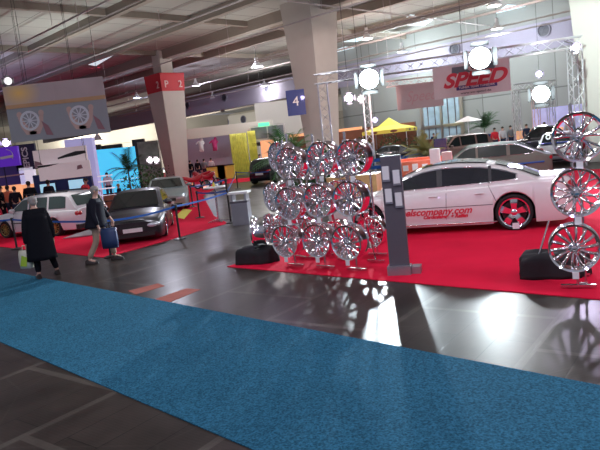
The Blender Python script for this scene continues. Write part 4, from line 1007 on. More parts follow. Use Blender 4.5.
# ================================================================== PEOPLE
def skin_mesh(name, verts, edges, radii, mt, parent, sub=1):
    me = bpy.data.meshes.new(name); me.from_pydata(verts, edges, []); o = bpy.data.objects.new(name, me); COL.objects.link(o)
    md = o.modifiers.new('s', 'SKIN'); md.use_smooth_shade = True
    sv = me.skin_vertices[0].data
    for i, r in enumerate(radii): sv[i].radius = (r, r) if not isinstance(r, tuple) else r; sv[i].use_root = (i == 0)
    if sub: s = o.modifiers.new('u', 'SUBSURF'); s.levels = sub; s.render_levels = sub
    bpy.context.view_layer.update()
    m2 = bpy.data.meshes.new_from_object(o.evaluated_get(bpy.context.evaluated_depsgraph_get())); m2.name = name
    bpy.data.objects.remove(o); m2.materials.clear(); m2.materials.append(M[mt])
    for p in m2.polygons: p.use_smooth = True
    r = bpy.data.objects.new(name, m2); COL.objects.link(r); r.parent = parent; return r
def person(loc, face, label, top='shirt_grey', legs='denim', hair='hair_dark', h=1.75, lf=(0, 0), rf=(0, 0), lh=(.0, .05, .78), rh=(.0, .05, .78), coat=0, group=None, detail=False, lean=0., sit=False, shoe='shoe', head=0., lknee=0., rknee=0.):
    """local +Y is forward; lf/rf = foot offsets (x, y); lh/rh = hand offset from the shoulder line (dx, y, z)"""
    k = h/1.75
    o = empty('person', loc, math.atan2(face[1], face[0])-PI/2); o.scale = (k, k, k)
    sx = lambda z: lean*(z-.9)
    P = dict(pel=(0, 0, .95), sp=(0, sx(1.15), 1.13), ch=(0, sx(1.35), 1.34), nk=(0, sx(1.5)+.01, 1.49), h1=(0, sx(1.55)+.015, 1.55), h2=(0, sx(1.63)+.03, 1.635), h3=(0, sx(1.7)+.02, 1.69))
    order = ['pel', 'sp', 'ch', 'nk', 'h1', 'h2', 'h3']; rad = [.135, .125, .14, .055, .062, .082, .060]
    for s, ft, hd_, kn, nm in ((-1, lf, lh, lknee, 'L'), (1, rf, rh, rknee, 'R')):
        P['hip'+nm] = (s*.09, 0, .88); fx, fy = s*.11+ft[0], ft[1]
        P['kn'+nm] = (s*.10+ft[0]*.5, ft[1]*.5+.05+kn, .49); P['an'+nm] = (fx, fy, .09); P['toe'+nm] = (fx+s*.02, fy+.15, .04)
        P['sh'+nm] = (s*.18, sx(1.4), 1.41)
        hx, hy, hz = s*.24+hd_[0]*s, hd_[1], hd_[2]; mxp = ((s*.24+hx)/2, (sx(1.4)+hy)/2-.05, (1.41+hz)/2+.0)
        P['el'+nm] = mxp; P['wr'+nm] = (hx, hy, hz); P['pm'+nm] = (hx, hy+.02, hz-.07)
        order += [q+nm for q in ('hip', 'kn', 'an', 'toe', 'sh', 'el', 'wr', 'pm')]; rad += [.085, .056, .042, .035, .055, .042, .028, .032]
    idx = {n: i for i, n in enumerate(order)}
    E_ = [('pel', 'sp'), ('sp', 'ch'), ('ch', 'nk'), ('nk', 'h1'), ('h1', 'h2'), ('h2', 'h3')]
    for n in 'LR': E_ += [('pel', 'hip'+n), ('hip'+n, 'kn'+n), ('kn'+n, 'an'+n), ('an'+n, 'toe'+n), ('ch', 'sh'+n), ('sh'+n, 'el'+n), ('el'+n, 'wr'+n), ('wr'+n, 'pm'+n)]
    V_ = [P[n] for n in order]; R_ = list(rad); EE = [(idx[a], idx[c]) for a, c in E_]
    if detail:
        for n, s in (('L', -1), ('R', 1)):
            w = Vector(P['pm'+n])
            for i, (dy, ln) in enumerate(((.030, .070), (.010, .080), (-.010, .075), (-.030, .060))):
                a = w+Vector((0, dy, -.045)); c = w+Vector((-s*.018, dy, -.045-ln))
                V_ += [tuple(a), tuple(c)]; R_ += [.010, .008]; EE += [(idx['pm'+n], len(V_)-2), (len(V_)-2, len(V_)-1)]
            V_ += [tuple(w+Vector((-s*.01, .055, -.03)))]; R_ += [.009]; EE += [(idx['pm'+n], len(V_)-1)]
    skin_mesh('body', V_, EE, R_, 'skin', o)
    # face + ears
    b = MB(); b.m('skin'); hz = 1.62
    b.ellip((0, P['h2'][1]+.095, 1.625), .014, .020, .024, 8, 6)
    for s in (-1, 1): b.ellip((s*.083, P['h2'][1]-.01, 1.625), .012, .022, .032, 8, 6)
    b.build('nose_and_ears', o)
    b = MB(); b.m('hair_dark')
    for s in (-1, 1): b.ellip((s*.032, P['h2'][1]+.083, 1.648), .012, .008, .006, 6, 4)
    b.build('eyes', o)
    b = MB(); b.m('redprint'); b.ellip((0, P['h2'][1]+.082, 1.585), .024, .008, .006, 6, 4); b.build('mouth', o)
    b = MB(); b.m(hair); b.ellip((0, P['h2'][1]-.022, 1.672), .094, .100, .088, 14, 8); b.ellip((0, P['h2'][1]-.055, 1.63), .082, .062, .085, 12, 6); b.build('hair', o)
    # clothing
    n1 = ['ch', 'sp', 'pel', 'nk']; tv = [P['ch'], P['sp'], (P['pel'][0], P['pel'][1], .90), (0, P['nk'][1], 1.47)]; kk = 1.15 if detail else 1.; tr = [(.175*kk, .15*kk), (.155*kk, .14*kk), (.160*kk, .145*kk), .078]; te = [(0, 1), (1, 2), (0, 3)]
    for n in 'LR':
        i = len(tv); e_ = Vector(P['el'+n]); w = Vector(P['wr'+n]); tv += [P['sh'+n], tuple(e_), tuple(w+(e_-w)*.12)]; tr += [.080*kk, .068*kk, .052*kk]; te += [(0, i), (i, i+1), (i+1, i+2)]
    skin_mesh('coat' if coat else 'top', tv, te, tr, top, o)
    if coat:
        b = MB(); b.m(top); rings = []
        zs = np.linspace(1.38, coat, 12)
        for z in zs:
            f = (1.38-z)/(1.38-coat); fl = f*f*.07
            rx, ry = .235+fl+.015*math.sin(f*3), .185+fl
            cy = sx(z)*(1 if z > .9 else 0)
            rings.append([Vector((rx*math.cos(t)*(1+.03*f*math.sin(9*t)), cy+ry*math.sin(t)*(1+.05*f*math.sin(7*t)), z)) for t in np.linspace(0, 2*PI, 29)[:-1]])
        b.loft(rings); b.build('coat_skirt', o, autos=False)
    tv = [(0, 0, .95)]; tr = [(.150, .135)]; te = []
    for n in 'LR':
        i = len(tv); an = Vector(P['an'+n]); tv += [P['hip'+n], P['kn'+n], (an.x, an.y, .12)]; tr += [.105, .078, .066]; te += [(0, i), (i, i+1), (i+1, i+2)]
    skin_mesh('trousers', tv, te, tr, legs, o)
    for n, s in (('L', -1), ('R', 1)):
        a = Vector(P['an'+n]); b = MB(); b.m(shoe)
        b.loft([[Vector((a.x+x*w, a.y+y, z)) for x, z in ((-1, 0), (1, 0), (1, hh*.6), (.5, hh), (-.5, hh), (-1, hh*.6))] for y, w, hh in ((-.09, .035, .08), (-.05, .045, .11), (.05, .048, .10), (.13, .050, .065), (.20, .030, .045))])
        b.build('shoe', o)
    tag(o, label, 'person', group); return o
# man in the long coat, seen from behind
pm1 = g(46, 277.5)
person((pm1.x, pm1.y, .003), (-.55, .83), 'man in a long black coat seen from behind, at the edge of the blue runner', 'coat', 'coat', 'hair_grey', 1.74, (-.02, -.02), (.16, .10), (.03, .02, .72), (.04, .06, .76), .40, detail=True, lean=.06)
def carrier_bag(loc, rz, w, h, d, m1, m2, label):
    o = empty('carrier_bag', loc, rz)
    b = MB(); b.m(m1); b.loft([[Vector((x*w/2*k, y*d/2*k2, z)) for x, y in ((-1, -1), (0, -1.25), (1, -1), (1, 1), (0, 1.25), (-1, 1))] for z, k, k2 in ((0, .94, 1), (h*.4, 1, 1.15), (h*.8, 1, .8), (h, .97, .3))]); b.build('bag_body', o, autos=False)
    if m2:
        for s in (-1, 1):
            b = MB(); b.smooth = False; b.m(m2); b.prism([(-w*.36, s*d*.73, h*.15), (w*.2, s*d*.73, h*.12), (w*.36, s*d*.72, h*.62), (-w*.1, s*d*.72, h*.75)], (0, s*.006, 0)); b.build('bag_print', o)
    b = MB(); b.m(m1)
    b.path([Vector((-w*.2, 0, h)), Vector((-w*.14, 0, h+.10)), Vector((w*.14, 0, h+.10)), Vector((w*.2, 0, h))], .008, 5); b.build('handle', o)
    return tag(o, label, 'bag')
pb_ = at(27.5, 268, pm1.y-.05)
carrier_bag((pb_.x, pb_.y, pb_.z), -.3, .28, .38, .10, 'bag_white', 'bag_green', 'white and lime green carrier bag held by the man in the long coat')
pm2 = g(102, 262)
person((pm2.x, pm2.y, .003), (1, .05), 'man in dark jacket and khaki trousers walking right with a blue bag', 'jacket', 'khaki', 'hair_grey', 1.77, (.0, .28), (.02, -.24), (.02, .28, .95), (.03, .12, .82), .82, detail=True, lean=.10, lknee=.06, rknee=.05)
pb_ = at(111, 248, pm2.y-.30)
carrier_bag((pb_.x+.0, pb_.y, pb_.z), -.15, .36, .46, .10, 'bag_blue', None, 'dark blue carrier bag held by the walking man in khaki trousers')
# others
def folk(px, py, Y, h, face, label, **kw):
    p = at(px, py, Y); return person((p.x, p.y, 0.0), face, label, h=h, **kw)
folk(86, 208, 25, 1.75, (1, -.2), 'person in a red shirt bending over the drum table behind the white estate', top='shirt_red', legs='denim', lh=(-.05, .35, 1.05), rh=(-.05, .35, 1.05), lean=.22)
folk(110, 196, 36, 1.72, (.3, -1), 'person in a pale shirt standing before the cyan wall', top='shirt_white', lh=(0, .25, 1.1))
folk(4, 214, 27, 1.78, (1, .2), 'person in black at the far left edge beside the orange one', top='coat', legs='coat')
folk(11, 211, 28, 1.74, (.2, 1), 'person in an orange-red top at the left bar', top='shirt_orange')
folk(18, 212, 26.5, 1.70, (-.3, 1), 'person in dark clothes right of the orange-topped one', top='jacket')
folk(32, 206, 26.5, 1.86, (-.6, .8), 'dark-haired person in black before the lit orange panel', top='coat', legs='coat')
folk(51, 203, 27.5, 1.8, (.2, 1), 'person silhouetted in front of the left television screen', top='jacket')
folk(121, 203, 27, 1.3, (-1, 0), 'blond person low down next to the small palm and the drum table', top='jacket', hair='hair_blond')
GP = 'visitors at the distant booth behind the left pillar'
for px, t, lb in ((192, 'coat', 'visitor in black at the distant booth, nearest the left pillar'), (199.5, 'jacket', 'visitor in dark jacket at the distant booth, second from the pillar'), (206, 'shirt_grey', 'visitor in grey at the distant booth, right of two dark ones')):
    folk(px, 178, 50, 1.75, (.2, .98), lb, top=t, group=GP)
folk(213, 177, 52, 1.72, (.2, -1), 'visitor in white behind the yellow counters', top='shirt_white')
folk(260, 160, 44, 1.7, (0, -1), 'person in dark before the orange poster, beyond the dark hatchback', top='jacket')
for px, Y, t, lb in ((503, 41.5, 'shirt_white', 'person in a white shirt far behind the grey estate'), (495, 40.2, 'shirt_red', 'person in red far behind the grey estate'), (511, 43, 'shirt_grey', 'grey-shirted person near the slim white truss post'), (569, 40.5, 'shirt_white', 'person behind the navy and white classic car, left of the top right-hand wheel'),
                     (527, 41, 'denim', 'person in blue beside the far floodlight post'), (434, 50, 'denim', 'person in blue at the foot of the tall hall door'), (545, 41, 'shirt_orange', 'person in orange between the far truss posts')):
    p = at(px, 140, Y); person((p.x, p.y, 0), (.2, -1), lb, top=t, h=1.78 if px != 569 else 1.9)

# ================================================================== BARRIERS
def stanchion(p, h, label, group='black posts of the blue belt barriers'):
    o = empty('barrier_post', (p.x, p.y, .0))
    b = MB(); b.m('blackplastic'); b.lathe([(.001, 0), (.17, 0), (.17, .02), (.05, .05), (.001, .05)], 20); b.build('base', o)
    b = MB(); b.m('blackplastic'); b.tube((0, 0, .03), (0, 0, h), .03, n=10); b.lathe([(.001, h-.09), (.042, h-.09), (.042, h), (.001, h+.01)], 14); b.build('post', o)
    return tag(o, label, 'barrier post', group)
SP = {}
for k, px, py, h, lb in (('a', 17, 249, .95, 'leftmost black barrier post beside the white estate'), ('b', 180, 239, .95, 'black barrier post at the carpet edge right of the dark coupe'), ('c', 200, 218, .95, 'black barrier post between the coupe and the high table'),
                         ('d', 231, 223, 1.38, 'tall black barrier post left of the grey bin'), ('e', 193, 207, .92, 'black barrier post by the silver coupe'), ('f', 238, 189, 1.0, 'far black barrier post before the yellow curtain'), ('h', 272, 190, 1.0, 'far black barrier post right of the dark hatchback')):
    p = g(px, py); SP[k] = (p, h); stanchion(p, h, lb)
def belt(a, b_, sag, label, w=.05):
    b = MB(); b.m('rope_blue'); b.smooth = False; n = 14; R2 = []
    a, b_ = Vector(a), Vector(b_); d = (b_-a).normalized(); nn = Vector((-d.y, d.x, 0))*.004
    for i in range(n+1):
        t = i/n; p = a.lerp(b_, t) - Z*sag*4*t*(1-t); R2.append([p-nn-Z*w/2, p+nn-Z*w/2, p+nn+Z*w/2, p-nn+Z*w/2])
    b.loft(R2); tag(b.build('barrier_belt'), label, 'belt', 'blue barrier belts')
def top(k, dz=-.05): p, h = SP[k]; return (p.x, p.y, h+dz)
belt(at(-30, 222, 18.3), top('a'), .02, 'blue belt entering at the left edge to the leftmost post')
belt(top('a'), g(110, 258).lerp(g(112, 256), .5)+Z*.9, .05, 'blue belt running past the coated man in front of the white estate')
belt(g(110, 258)+Z*.9, top('b'), .06, 'blue belt crossing in front of the dark coupe')
stanchion(g(111, 257), .95, 'black barrier post hidden behind the walking man')
belt(top('b'), (SP['d'][0].x, SP['d'][0].y, .95), .03, 'blue belt from the coupe to the tall post by the bin')
belt(top('e'), (SP['d'][0].x, SP['d'][0].y, 1.36), .05, 'upper blue belt rising to the top of the tall post')
belt(top('c'), (SP['d'][0].x, SP['d'][0].y, 1.02), .05, 'lower blue belt behind the high table')
belt(top('d', -.4), top('f'), .04, 'blue belt running back towards the yellow curtain')
belt(top('f'), top('h'), .05, 'distant blue belt in front of the dark hatchback')

# high table, bins, lectern
pt = g(219, 222)
o = empty('bar_table', (pt.x, pt.y, 0.012))
b = MB(); b.m('white'); b.lathe([(.001, 1.09), (.36, 1.09), (.37, 1.115), (.36, 1.135), (.001, 1.135)], 28); b.build('table_top', o)
b = MB(); b.m('chrome_soft'); b.tube((0, 0, .08), (0, 0, 1.09), .032, n=12); b.build('column', o)
for k in range(4):
    a = k*PI/2+.4; b = MB(); b.m('chrome_soft'); b.loft([[Vector((r*math.cos(a)-w*math.sin(a)*s, r*math.sin(a)+w*math.cos(a)*s, z)) for s, z in ((-1, z0), (1, z0), (1, z1), (-1, z1))] for r, w, z0, z1 in ((.02, .035, .0, .10), (.36, .025, .0, .03))]); b.build('leg', o)
tag(o, 'round white high table on a chrome cross foot beside the barrier posts', 'table')
b = MB(); b.m('yellow'); b.lathe([(.001, 0), (.04, 0), (.035, .10), (.015, .13), (.001, .13)], 10); b.m('white'); b.ellip((.09, .0, .04), .05, .05, .04, 10, 6); ob = b.build('table_decoration'); ob.location = (pt.x-.02, pt.y, 1.15); tag(ob, 'small decoration standing on the round white high table', 'decoration')
pb = g(243, 224)
o = empty('waste_bin', (pb.x, pb.y, 0), -.15)
b = MB(); b.smooth = False; b.m('panelbase'); b.box((0, 0, .33), (.50, .44, .66)); b.build('bin_body', o)
b = MB(); b.smooth = False; b.m('panelgrey'); b.box((0, 0, .69), (.53, .47, .06)); b.build('rim', o)
for x in (-.21, .21):
    b = MB(); b.smooth = False; b.m('panelbase'); b.box((x, 0, .82), (.06, .42, .22)); b.build('side_post', o)
b = MB(); b.smooth = False; b.m('white'); b.box((0, 0, .96), (.60, .50, .06)); b.build('lid', o)
tag(o, 'square light grey waste bin with raised lid standing left of the wheel racks', 'bin')
# tray sign on red carpet
pp = g(92, 236)
b = MB(); b.smooth = False; b.m('panelbase'); b.prism([(-.45, -.22, .02), (.45, -.1, .02), (.35, .35, .02), (.30, .30, .16)], (0, 0, .03)); ob = b.build('floor_sign'); ob.location = (pp.x-.4, pp.y, .012); tag(ob, 'small slanted grey info plate on red carpet behind the walking man', 'sign')

# ================================================================== PLANTS
def palm(loc, h, n, ln, label, leaf='leaf', pot=True, spread=1., seed=0):
    rnd = random.Random(seed); o = empty('potted_palm', loc)
    if pot: b = MB(); b.m('pot'); b.lathe([(.001, 0), (.20, 0), (.28, .40), (.25, .42), (.001, .38)], 18); b.build('pot', o)
    b = MB(); b.m('bark'); b.tube((0, 0, .3), (0, 0, h*.45), .05, .035, 8); b.build('trunk', o)
    b = MB(); b.m(leaf); b.smooth = False
    for i in range(n):
        a = rnd.uniform(0, 2*PI); el = rnd.uniform(.25, 1.35); L_ = ln*rnd.uniform(.75, 1.1); P0 = Vector((0, 0, h*.42+rnd.uniform(0, .2))); pts = []
        for j in range(9):
            t = j/8; r = L_*t*math.cos(el)*spread; z = L_*t*math.sin(el) - L_*.5*t*t*(1.2-el*.6); pts.append(P0+Vector((r*math.cos(a), r*math.sin(a), z)))
        b.path(pts, .010, 3)
        sd = Vector((-math.sin(a), math.cos(a), 0))
        for j in range(1, 9):
            for s in (-1, 1):
                for q in (0, .5):
                    p = pts[j-1].lerp(pts[j], q); d = (pts[j]-pts[j-1]).normalized(); w = .30*ln*(1-.7*abs(j/8-.4))
                    tip = p + sd*s*w*.75 + d*w*.7 - Z*w*.25; b.face([b.v(p), b.v(p+d*.045), b.v(tip)])
    b.build('fronds', o, autos=False); return tag(o, label, 'plant')
def bush(loc, r, h, n, label, leaf='leaf_dark', seed=0, group=None):
    rnd = random.Random(seed); o = empty('leafy_plant', loc); b = MB(); b.m(leaf); b.smooth = False
    for i in range(n):
        a = rnd.uniform(0, 2*PI); rr = r*math.sqrt(rnd.random()); z = h*(.08+.92*rnd.random()*(1-.35*(rr/r)**2)); c = Vector((rr*math.cos(a), rr*math.sin(a), z))
        d = Vector((rnd.uniform(-1, 1), rnd.uniform(-1, 1), rnd.uniform(-.2, 1))).normalized()*rnd.uniform(.14, .28)*max(.6, r*.5); s = d.cross(Vector((rnd.random(), rnd.random(), rnd.random()))).normalized()*d.length*.35
        b.face([b.v(c), b.v(c+d*.5+s), b.v(c+d), b.v(c+d*.5-s)])
    b.build('foliage', o, autos=False); b = MB(); b.m('bark')
    for k in range(5):
        a = k*1.3; b.tube((0, 0, 0), (r*.4*math.cos(a), r*.4*math.sin(a), h*.7), .03, .01, 5)
    b.build('stems', o, autos=False); return tag(o, label, 'plant', group)
p = at(143, 190, 30); bush((p.x, 30, 0), 1.2, 1.9, 700, 'broad green palm bush behind the dark coupe roof', 'leaf', 4)
p = at(131, 190, 33.5); palm((p.x, p.y, 0), 3.9, 16, 1.6, 'tall palm catching violet light before the cyan wall', 'leaf_dark', seed=5)
p = at(283, 170, 22); palm((p.x+.2, p.y, 0), 3.6, 24, 1.7, 'tall spiky palm behind the left part of the wheel racks', 'leaf', seed=6)
for px, Y, r, h, lb in ((303, 17.5, .5, 2.1, 'dark green bush behind the left front rack'), (329, 18.6, .55, 2.3, 'dark green bush behind the middle front rack'), (351, 17.3, .5, 2.0, 'dark green bush behind the right front rack')):
    p = at(px, 180, Y); bush((p.x, p.y, .012), r, h, 500, lb, 'leaf_dark', px)
for px, Y, r, h, lb in ((364, 46.5, .9, 2.4, 'green hedge plant under the left part of the yellow canopy'), (390, 46.5, .95, 2.3, 'green hedge plant under the middle of the yellow canopy'), (413, 46.5, .95, 1.9, 'low green plant under the right part of the yellow canopy')):
    p = at(px, 142, Y); bush((p.x, p.y, 0), r, h, 420, lb, 'leaf_dark', px)
p = at(426, 150, 25); palm((p.x, p.y, 0), 2.6, 30, 1.25, 'yellow-green dry palm above the white saloon roof', 'leaf_yellow', seed=9)
p = at(485, 135, 43.2); palm((p.x, p.y, 0), 4.2, 26, 1.7, 'dark palm beside the small white parasol', 'leaf_dark', seed=12)

# ================================================================== TENT, PARASOL, BACK BOOTHS
p = at(390, 130, 50.5)
o = empty('pavilion_tent', (p.x, p.y, 0), -PI/4+.35)
b = MB(); b.m('yellow'); b.smooth = False; h = 1.85
lo = [(-h, -h), (h, -h), (h, h), (-h, h)]
ap = b.v((0, 0, 3.45)); Lv = [b.v((x, y, 2.45)) for x, y in lo]; Mv = [b.v((x*.42, y*.42, 2.80)) for x, y in lo]; Bv = [b.v((x, y, 2.17)) for x, y in lo]
for k in range(4):
    b.face([Lv[k], Lv[(k+1) % 4], Mv[(k+1) % 4], Mv[k]]); b.face([Mv[k], Mv[(k+1) % 4], ap]); b.face([Bv[k], Bv[(k+1) % 4], Lv[(k+1) % 4], Lv[k]])
rf = b.build('canopy', o, autos=False)
for k in range(4):
    for f in (.28, .72):
        a, c = Vector((*lo[k], 2.31)), Vector((*lo[(k+1) % 4], 2.31)); q = a.lerp(c, f); dn = Vector((q.x, q.y, 0)).normalized()
        mt = frame_mtx(q+dn*.02, (c-a).normalized()); b = MB(); b.m('brown'); b.lathe([(.001, 0), (1, 0), (1, .01), (.001, .012)], 14, mt @ Matrix.Diagonal((.30, .10, 1, 1))); b.build('valance_emblem', rf)
for x, y in lo:
    b = MB(); b.m('alu'); b.tube((x*.98, y*.98, 0), (x*.98, y*.98, 2.45), .03, n=6); b.build('leg', o)
tag(o, 'yellow pointed pavilion tent with dark oval emblems on its valance', 'tent')
p = at(468, 122, 40.2); o = empty('parasol', (p.x, p.y, 0))
b = MB(); b.m('white'); b.smooth = False; b.lathe([(.95, 2.38), (.5, 2.56), (.02, 2.74)], 8); b.build('canopy', o)
b = MB(); b.m('alu'); b.tube((0, 0, 0), (0, 0, 2.7), .03); b.build('pole', o); tag(o, 'small white parasol left of the dark palm near the back wall', 'parasol')
# blue belts right-middle as a low barrier
for i, (Y, z) in enumerate(((30, .95), (30, .6))):
    a = at(366, 150, Y); c = at(424, 146, Y+1); belt((a.x, a.y, z), (c.x, c.y, z), .03, ['upper', 'lower'][i]+' blue belt of the barrier beyond the info panel', .16)
for px, nm in ((366, 'left'), (396, 'middle'), (424, 'right')):
    p = at(px, 150, 30.1+(px-366)/58); stanchion(p, 1.0, 'small black post of the barrier beyond the info panel, %s one' % nm)
# red curved counter with white letters
p = at(421, 160, 19)
o = empty('curved_counter', (p.x, 19.5, .012))
b = MB(); b.m('shirt_orange'); b.lathe([(1.05, 0), (1.1, 1.28), (1.02, 1.28), (.97, 0)], 32, closed=True); b.build('counter_wall', o)
for i in range(9):
    b = MB(); b.m('white'); a = -PI/2-1.1+i*.27; q = Vector((1.10*math.cos(a), 1.10*math.sin(a), 1.08)); b.box(q, (.17, .03, .24 if i % 2 else .17), Matrix.Rotation(a+PI/2, 3, 'Z')); b.build('letter_block', o)
tag(o, 'round orange-red counter with white markings behind the saloon roof', 'counter')
for px, py, Y, s, mt, lb in ((435, 155, 17.5, (.27, .3, 1.62), 'white', 'white display box beside the dry palm'), (447, 158, 17.4, (.27, .3, 1.5), 'skinprint', 'pale orange-pink display box right of the white one'), (441, 150, 25, (.5, .4, 1.75), 'navy_paint', 'blue display box behind the pale ones'),
                           (345+10, 190, 15.5, (1.3, .6, 1.25), 'wood', 'light wooden counter behind the right front rack'), (483, 158, 19.7, (.7, .4, .8), 'shirt_orange', 'orange display box seen through the grey estate windows')):
    p = at(px, py, Y)
    if 'seen through' in lb: continue
    obox('counter_box', lb, 'box', (p.x, p.y, .012), s, mt, -.35)
obox('wall_board', 'light blue banner with a thin headline on the back wall at right', 'banner', at(572, 118, 42)-Z*.8, (5.5, .06, 1.7), 'lilac', -PI/4)
# distant clutter at right: low exhibition walls
for px, Y, w, hh, mt, lb in ((470, 46, 5, 1.3, 'navy_paint', 'low blue exhibition wall behind the maroon estate'), (500, 45.4, 5, 1.1, 'purplepanel', 'low purple exhibition wall behind the grey estate'), (540, 43.3, 3.2, 1.3, 'emit_orange', 'warm lit stand wall behind the far truss posts'),
                       (352, 55, 12, 2.9, 'brown', 'long brown stand wall beyond the yellow tent')):
    p = at(px, 140, Y); obox('stand_wall', lb, 'stand wall', (p.x, p.y, 0), (w, .3, hh), mt, -.5)
p = at(375, 120, 53); obox('stand_beam', 'long orange lit strip beyond the yellow tent', 'light strip', (p.x-4.5, p.y, 2.75), (7, .2, .22), 'emit_orange', -.5)

# ================================================================== LEFT BOOTHS
def billboard(name, px0, py0, px1, py1, Y0, Y1, h, mt, label, cat='billboard', depth=.12, bottom=None):
    a = at(px0, py0, Y0); c = at(px1, py1, Y1); xd = Vector((c.x-a.x, c.y-a.y, 0)); z = a.z if bottom is None else bottom
    return board(name, Vector((a.x, a.y, z)), xd, xd.length, h, mt, label, cat, depth), xd.length
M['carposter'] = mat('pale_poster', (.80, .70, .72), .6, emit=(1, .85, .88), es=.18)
# purple sign stack
o, w = billboard('hanging_sign', -6, 168, 20, 165.5, 29, 29, .92, 'purple', 'violet square sign with a white bar and crescent at the left edge', depth=.2)
flat(o, 'white_bar', [(.38, .36), (.98, .40), (.98, .52), (.38, .48)], 'white')
b = MB(); b.m('white'); b.path([(.70+.30*math.cos(t), .50+.30*math.sin(t), .01) for t in np.linspace(-.6, 1.5, 9)], .018, 5); b.build('crescent', o)
o, w = billboard('hanging_sign', 17, 171, 38, 168.5, 31, 31, 1.30, 'navysign', 'dark navy sign with sideways white letters reading EPICS', depth=.2)
text_mesh('lettering', 'EPICS', .42, Matrix.Translation((w*.52, .62, .008)) @ Matrix.Rotation(PI/2, 4, 'Z'), 'white', o, .003, 0, .012, 1.05)
o, w = billboard('booth_wall', -6, 187, 26, 184, 31, 31, 1.0, 'purplepanel', 'purple booth wall of panels below the violet sign', depth=.3)
flat(o, 'pale_strip', [(0, .42), (w, .46), (w, .53), (0, .49)], 'skinprint'); flat(o, 'panel_gap', [(w*.4, 0), (w*.43, 0), (w*.43, 1), (w*.4, 1)], 'navysign')
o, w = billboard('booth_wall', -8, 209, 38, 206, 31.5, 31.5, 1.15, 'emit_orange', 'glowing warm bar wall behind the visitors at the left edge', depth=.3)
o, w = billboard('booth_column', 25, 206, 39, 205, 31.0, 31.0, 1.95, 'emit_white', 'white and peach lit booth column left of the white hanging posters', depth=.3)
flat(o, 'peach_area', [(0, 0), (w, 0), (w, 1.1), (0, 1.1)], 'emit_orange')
# white posters
def car_print(o, w, h, s=1.0):
    flat(o, 'car_print', [(w*.45, h*.36), (w*.60, h*.42), (w*.78, h*.46), (w*.99, h*.56), (w*.98, h*.70), (w*.80, h*.72), (w*.62, h*.60), (w*.45, h*.45)], 'blackplastic')
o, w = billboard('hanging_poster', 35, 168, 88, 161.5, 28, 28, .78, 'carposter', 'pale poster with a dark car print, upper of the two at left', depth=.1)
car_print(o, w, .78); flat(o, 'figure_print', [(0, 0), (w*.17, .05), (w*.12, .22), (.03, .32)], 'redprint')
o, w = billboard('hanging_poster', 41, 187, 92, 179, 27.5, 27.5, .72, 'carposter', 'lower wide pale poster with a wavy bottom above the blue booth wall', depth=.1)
o.location.z += .26
flat(o, 'dark_wave', [(0, .60), (w*.2, .62), (w*.42, .80*.88), (0, .70)], 'blackplastic')
flat(o, 'pink_print', [(w*.74, .35), (w*.86, .38), (w*.84, .55), (w*.76, .52)], 'redprint')
o, w = billboard('booth_wall', 38, 209, 95, 203, 29, 29, 1.62, 'blueboard', 'deep blue booth wall carrying two television screens', depth=.25)
for x0, x1, nm in ((.10, .38, 'left'), (.60, .88, 'right')):
    t = board('television', Vector((*(o.matrix_world @ Vector((w*x0, 0, .06))).xy, at(52, 192.5, 29).z+(.05 if nm == 'right' else 0))), o.matrix_world.to_3x3() @ Vector((1, 0, 0)), w*(x1-x0), .46, 'blackplastic', 'lit wide television screen on the deep blue booth wall, %s one' % nm, 'television', .05)
    flat(t, 'screen', [(.02, .02), (w*(x1-x0)-.02, .02), (w*(x1-x0)-.02, .44), (.02, .44)], 'screen')
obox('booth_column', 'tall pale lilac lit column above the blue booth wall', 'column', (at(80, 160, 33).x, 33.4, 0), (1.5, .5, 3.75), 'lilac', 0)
o, w = billboard('cyan_wall', 90, 196, 141, 190, 37, 39, 2.75, 'cyan', 'large glowing cyan projection wall behind the palm', depth=.3)
flat(o, 'horizon_line', [(0, .72), (w, .74), (w, .77), (0, .75)], 'emit_white')
b = MB()
p = g(101, 214); 
for dx, nm in ((-.28, 'left'), (.28, 'right')):
    b2_ = MB(); b2_.m('pot'); b2_.lathe([(.001, 0), (.24, 0), (.27, .5), (.24, .98), (.001, .98)], 18); b2_.m('blackplastic')
    for z in (.25, .75): b2_.lathe([(.275, z), (.275, z+.04), (.24, z+.04), (.24, z)], 18, closed=True)
    ob = b2_.build('barrel'); ob.location = (at(103, 200, 24).x+dx, 24, .0); tag(ob, 'brown barrel behind the walking man, %s of the pair' % nm, 'barrel')
p = at(108, 195, 33); o = empty('display_rack', (p.x, p.y, 0)); b = MB(); b.smooth = False; b.m('emit_white')
for z in (.5, .9, 1.3, 1.6): b.box((0, 0, z), (.9-.2*z/1.6, .4, .05))
b.build('shelves', o); b = MB(); b.m('alu')
for x in (-.4, .4): b.tube((x, 0, 0), (x*.6, 0, 1.65), .02)
b.build('frame', o); tag(o, 'pale stepped display rack in front of the cyan wall', 'rack')
# strip over the cyan wall: dark posters
for px, w_, lb in ((97, .6, 'small dark screen box above the cyan wall, left one'), (113, 1.3, 'wide dark screen box above the cyan wall, middle one'), (136, .8, 'upright dark banner above the right end of the cyan wall')):
    p = at(px, 153, 44); obox('screen_tower', lb, 'screen', (p.x, p.y if px != 136 else 45.2, 0), (w_*1.1, .4, p.z+(1.0 if px == 136 else .6)), 'blackplastic', 0)
p = at(153, 178, 44); obox('flower_wall', 'colourful lit stand wall left of the red-topped pillar', 'stand wall', (p.x, p.y, 0), (1.5, .4, 3.5), 'flowers', 0)
p = at(160, 178, 40); bush((p.x, p.y, 0), .9, 2.0, 200, 'dark plant at the foot of the red-topped pillar', 'leaf_dark', 33)
for i, px in enumerate((150, 156)):
    p = at(px, 160, 43.3); flood(p, (0, 0, 1), .2, 'pinkish lamp on the stand left of the red-topped pillar, %s' % ('left', 'right')[i], 'lamp_on', (0, .9, -.05))
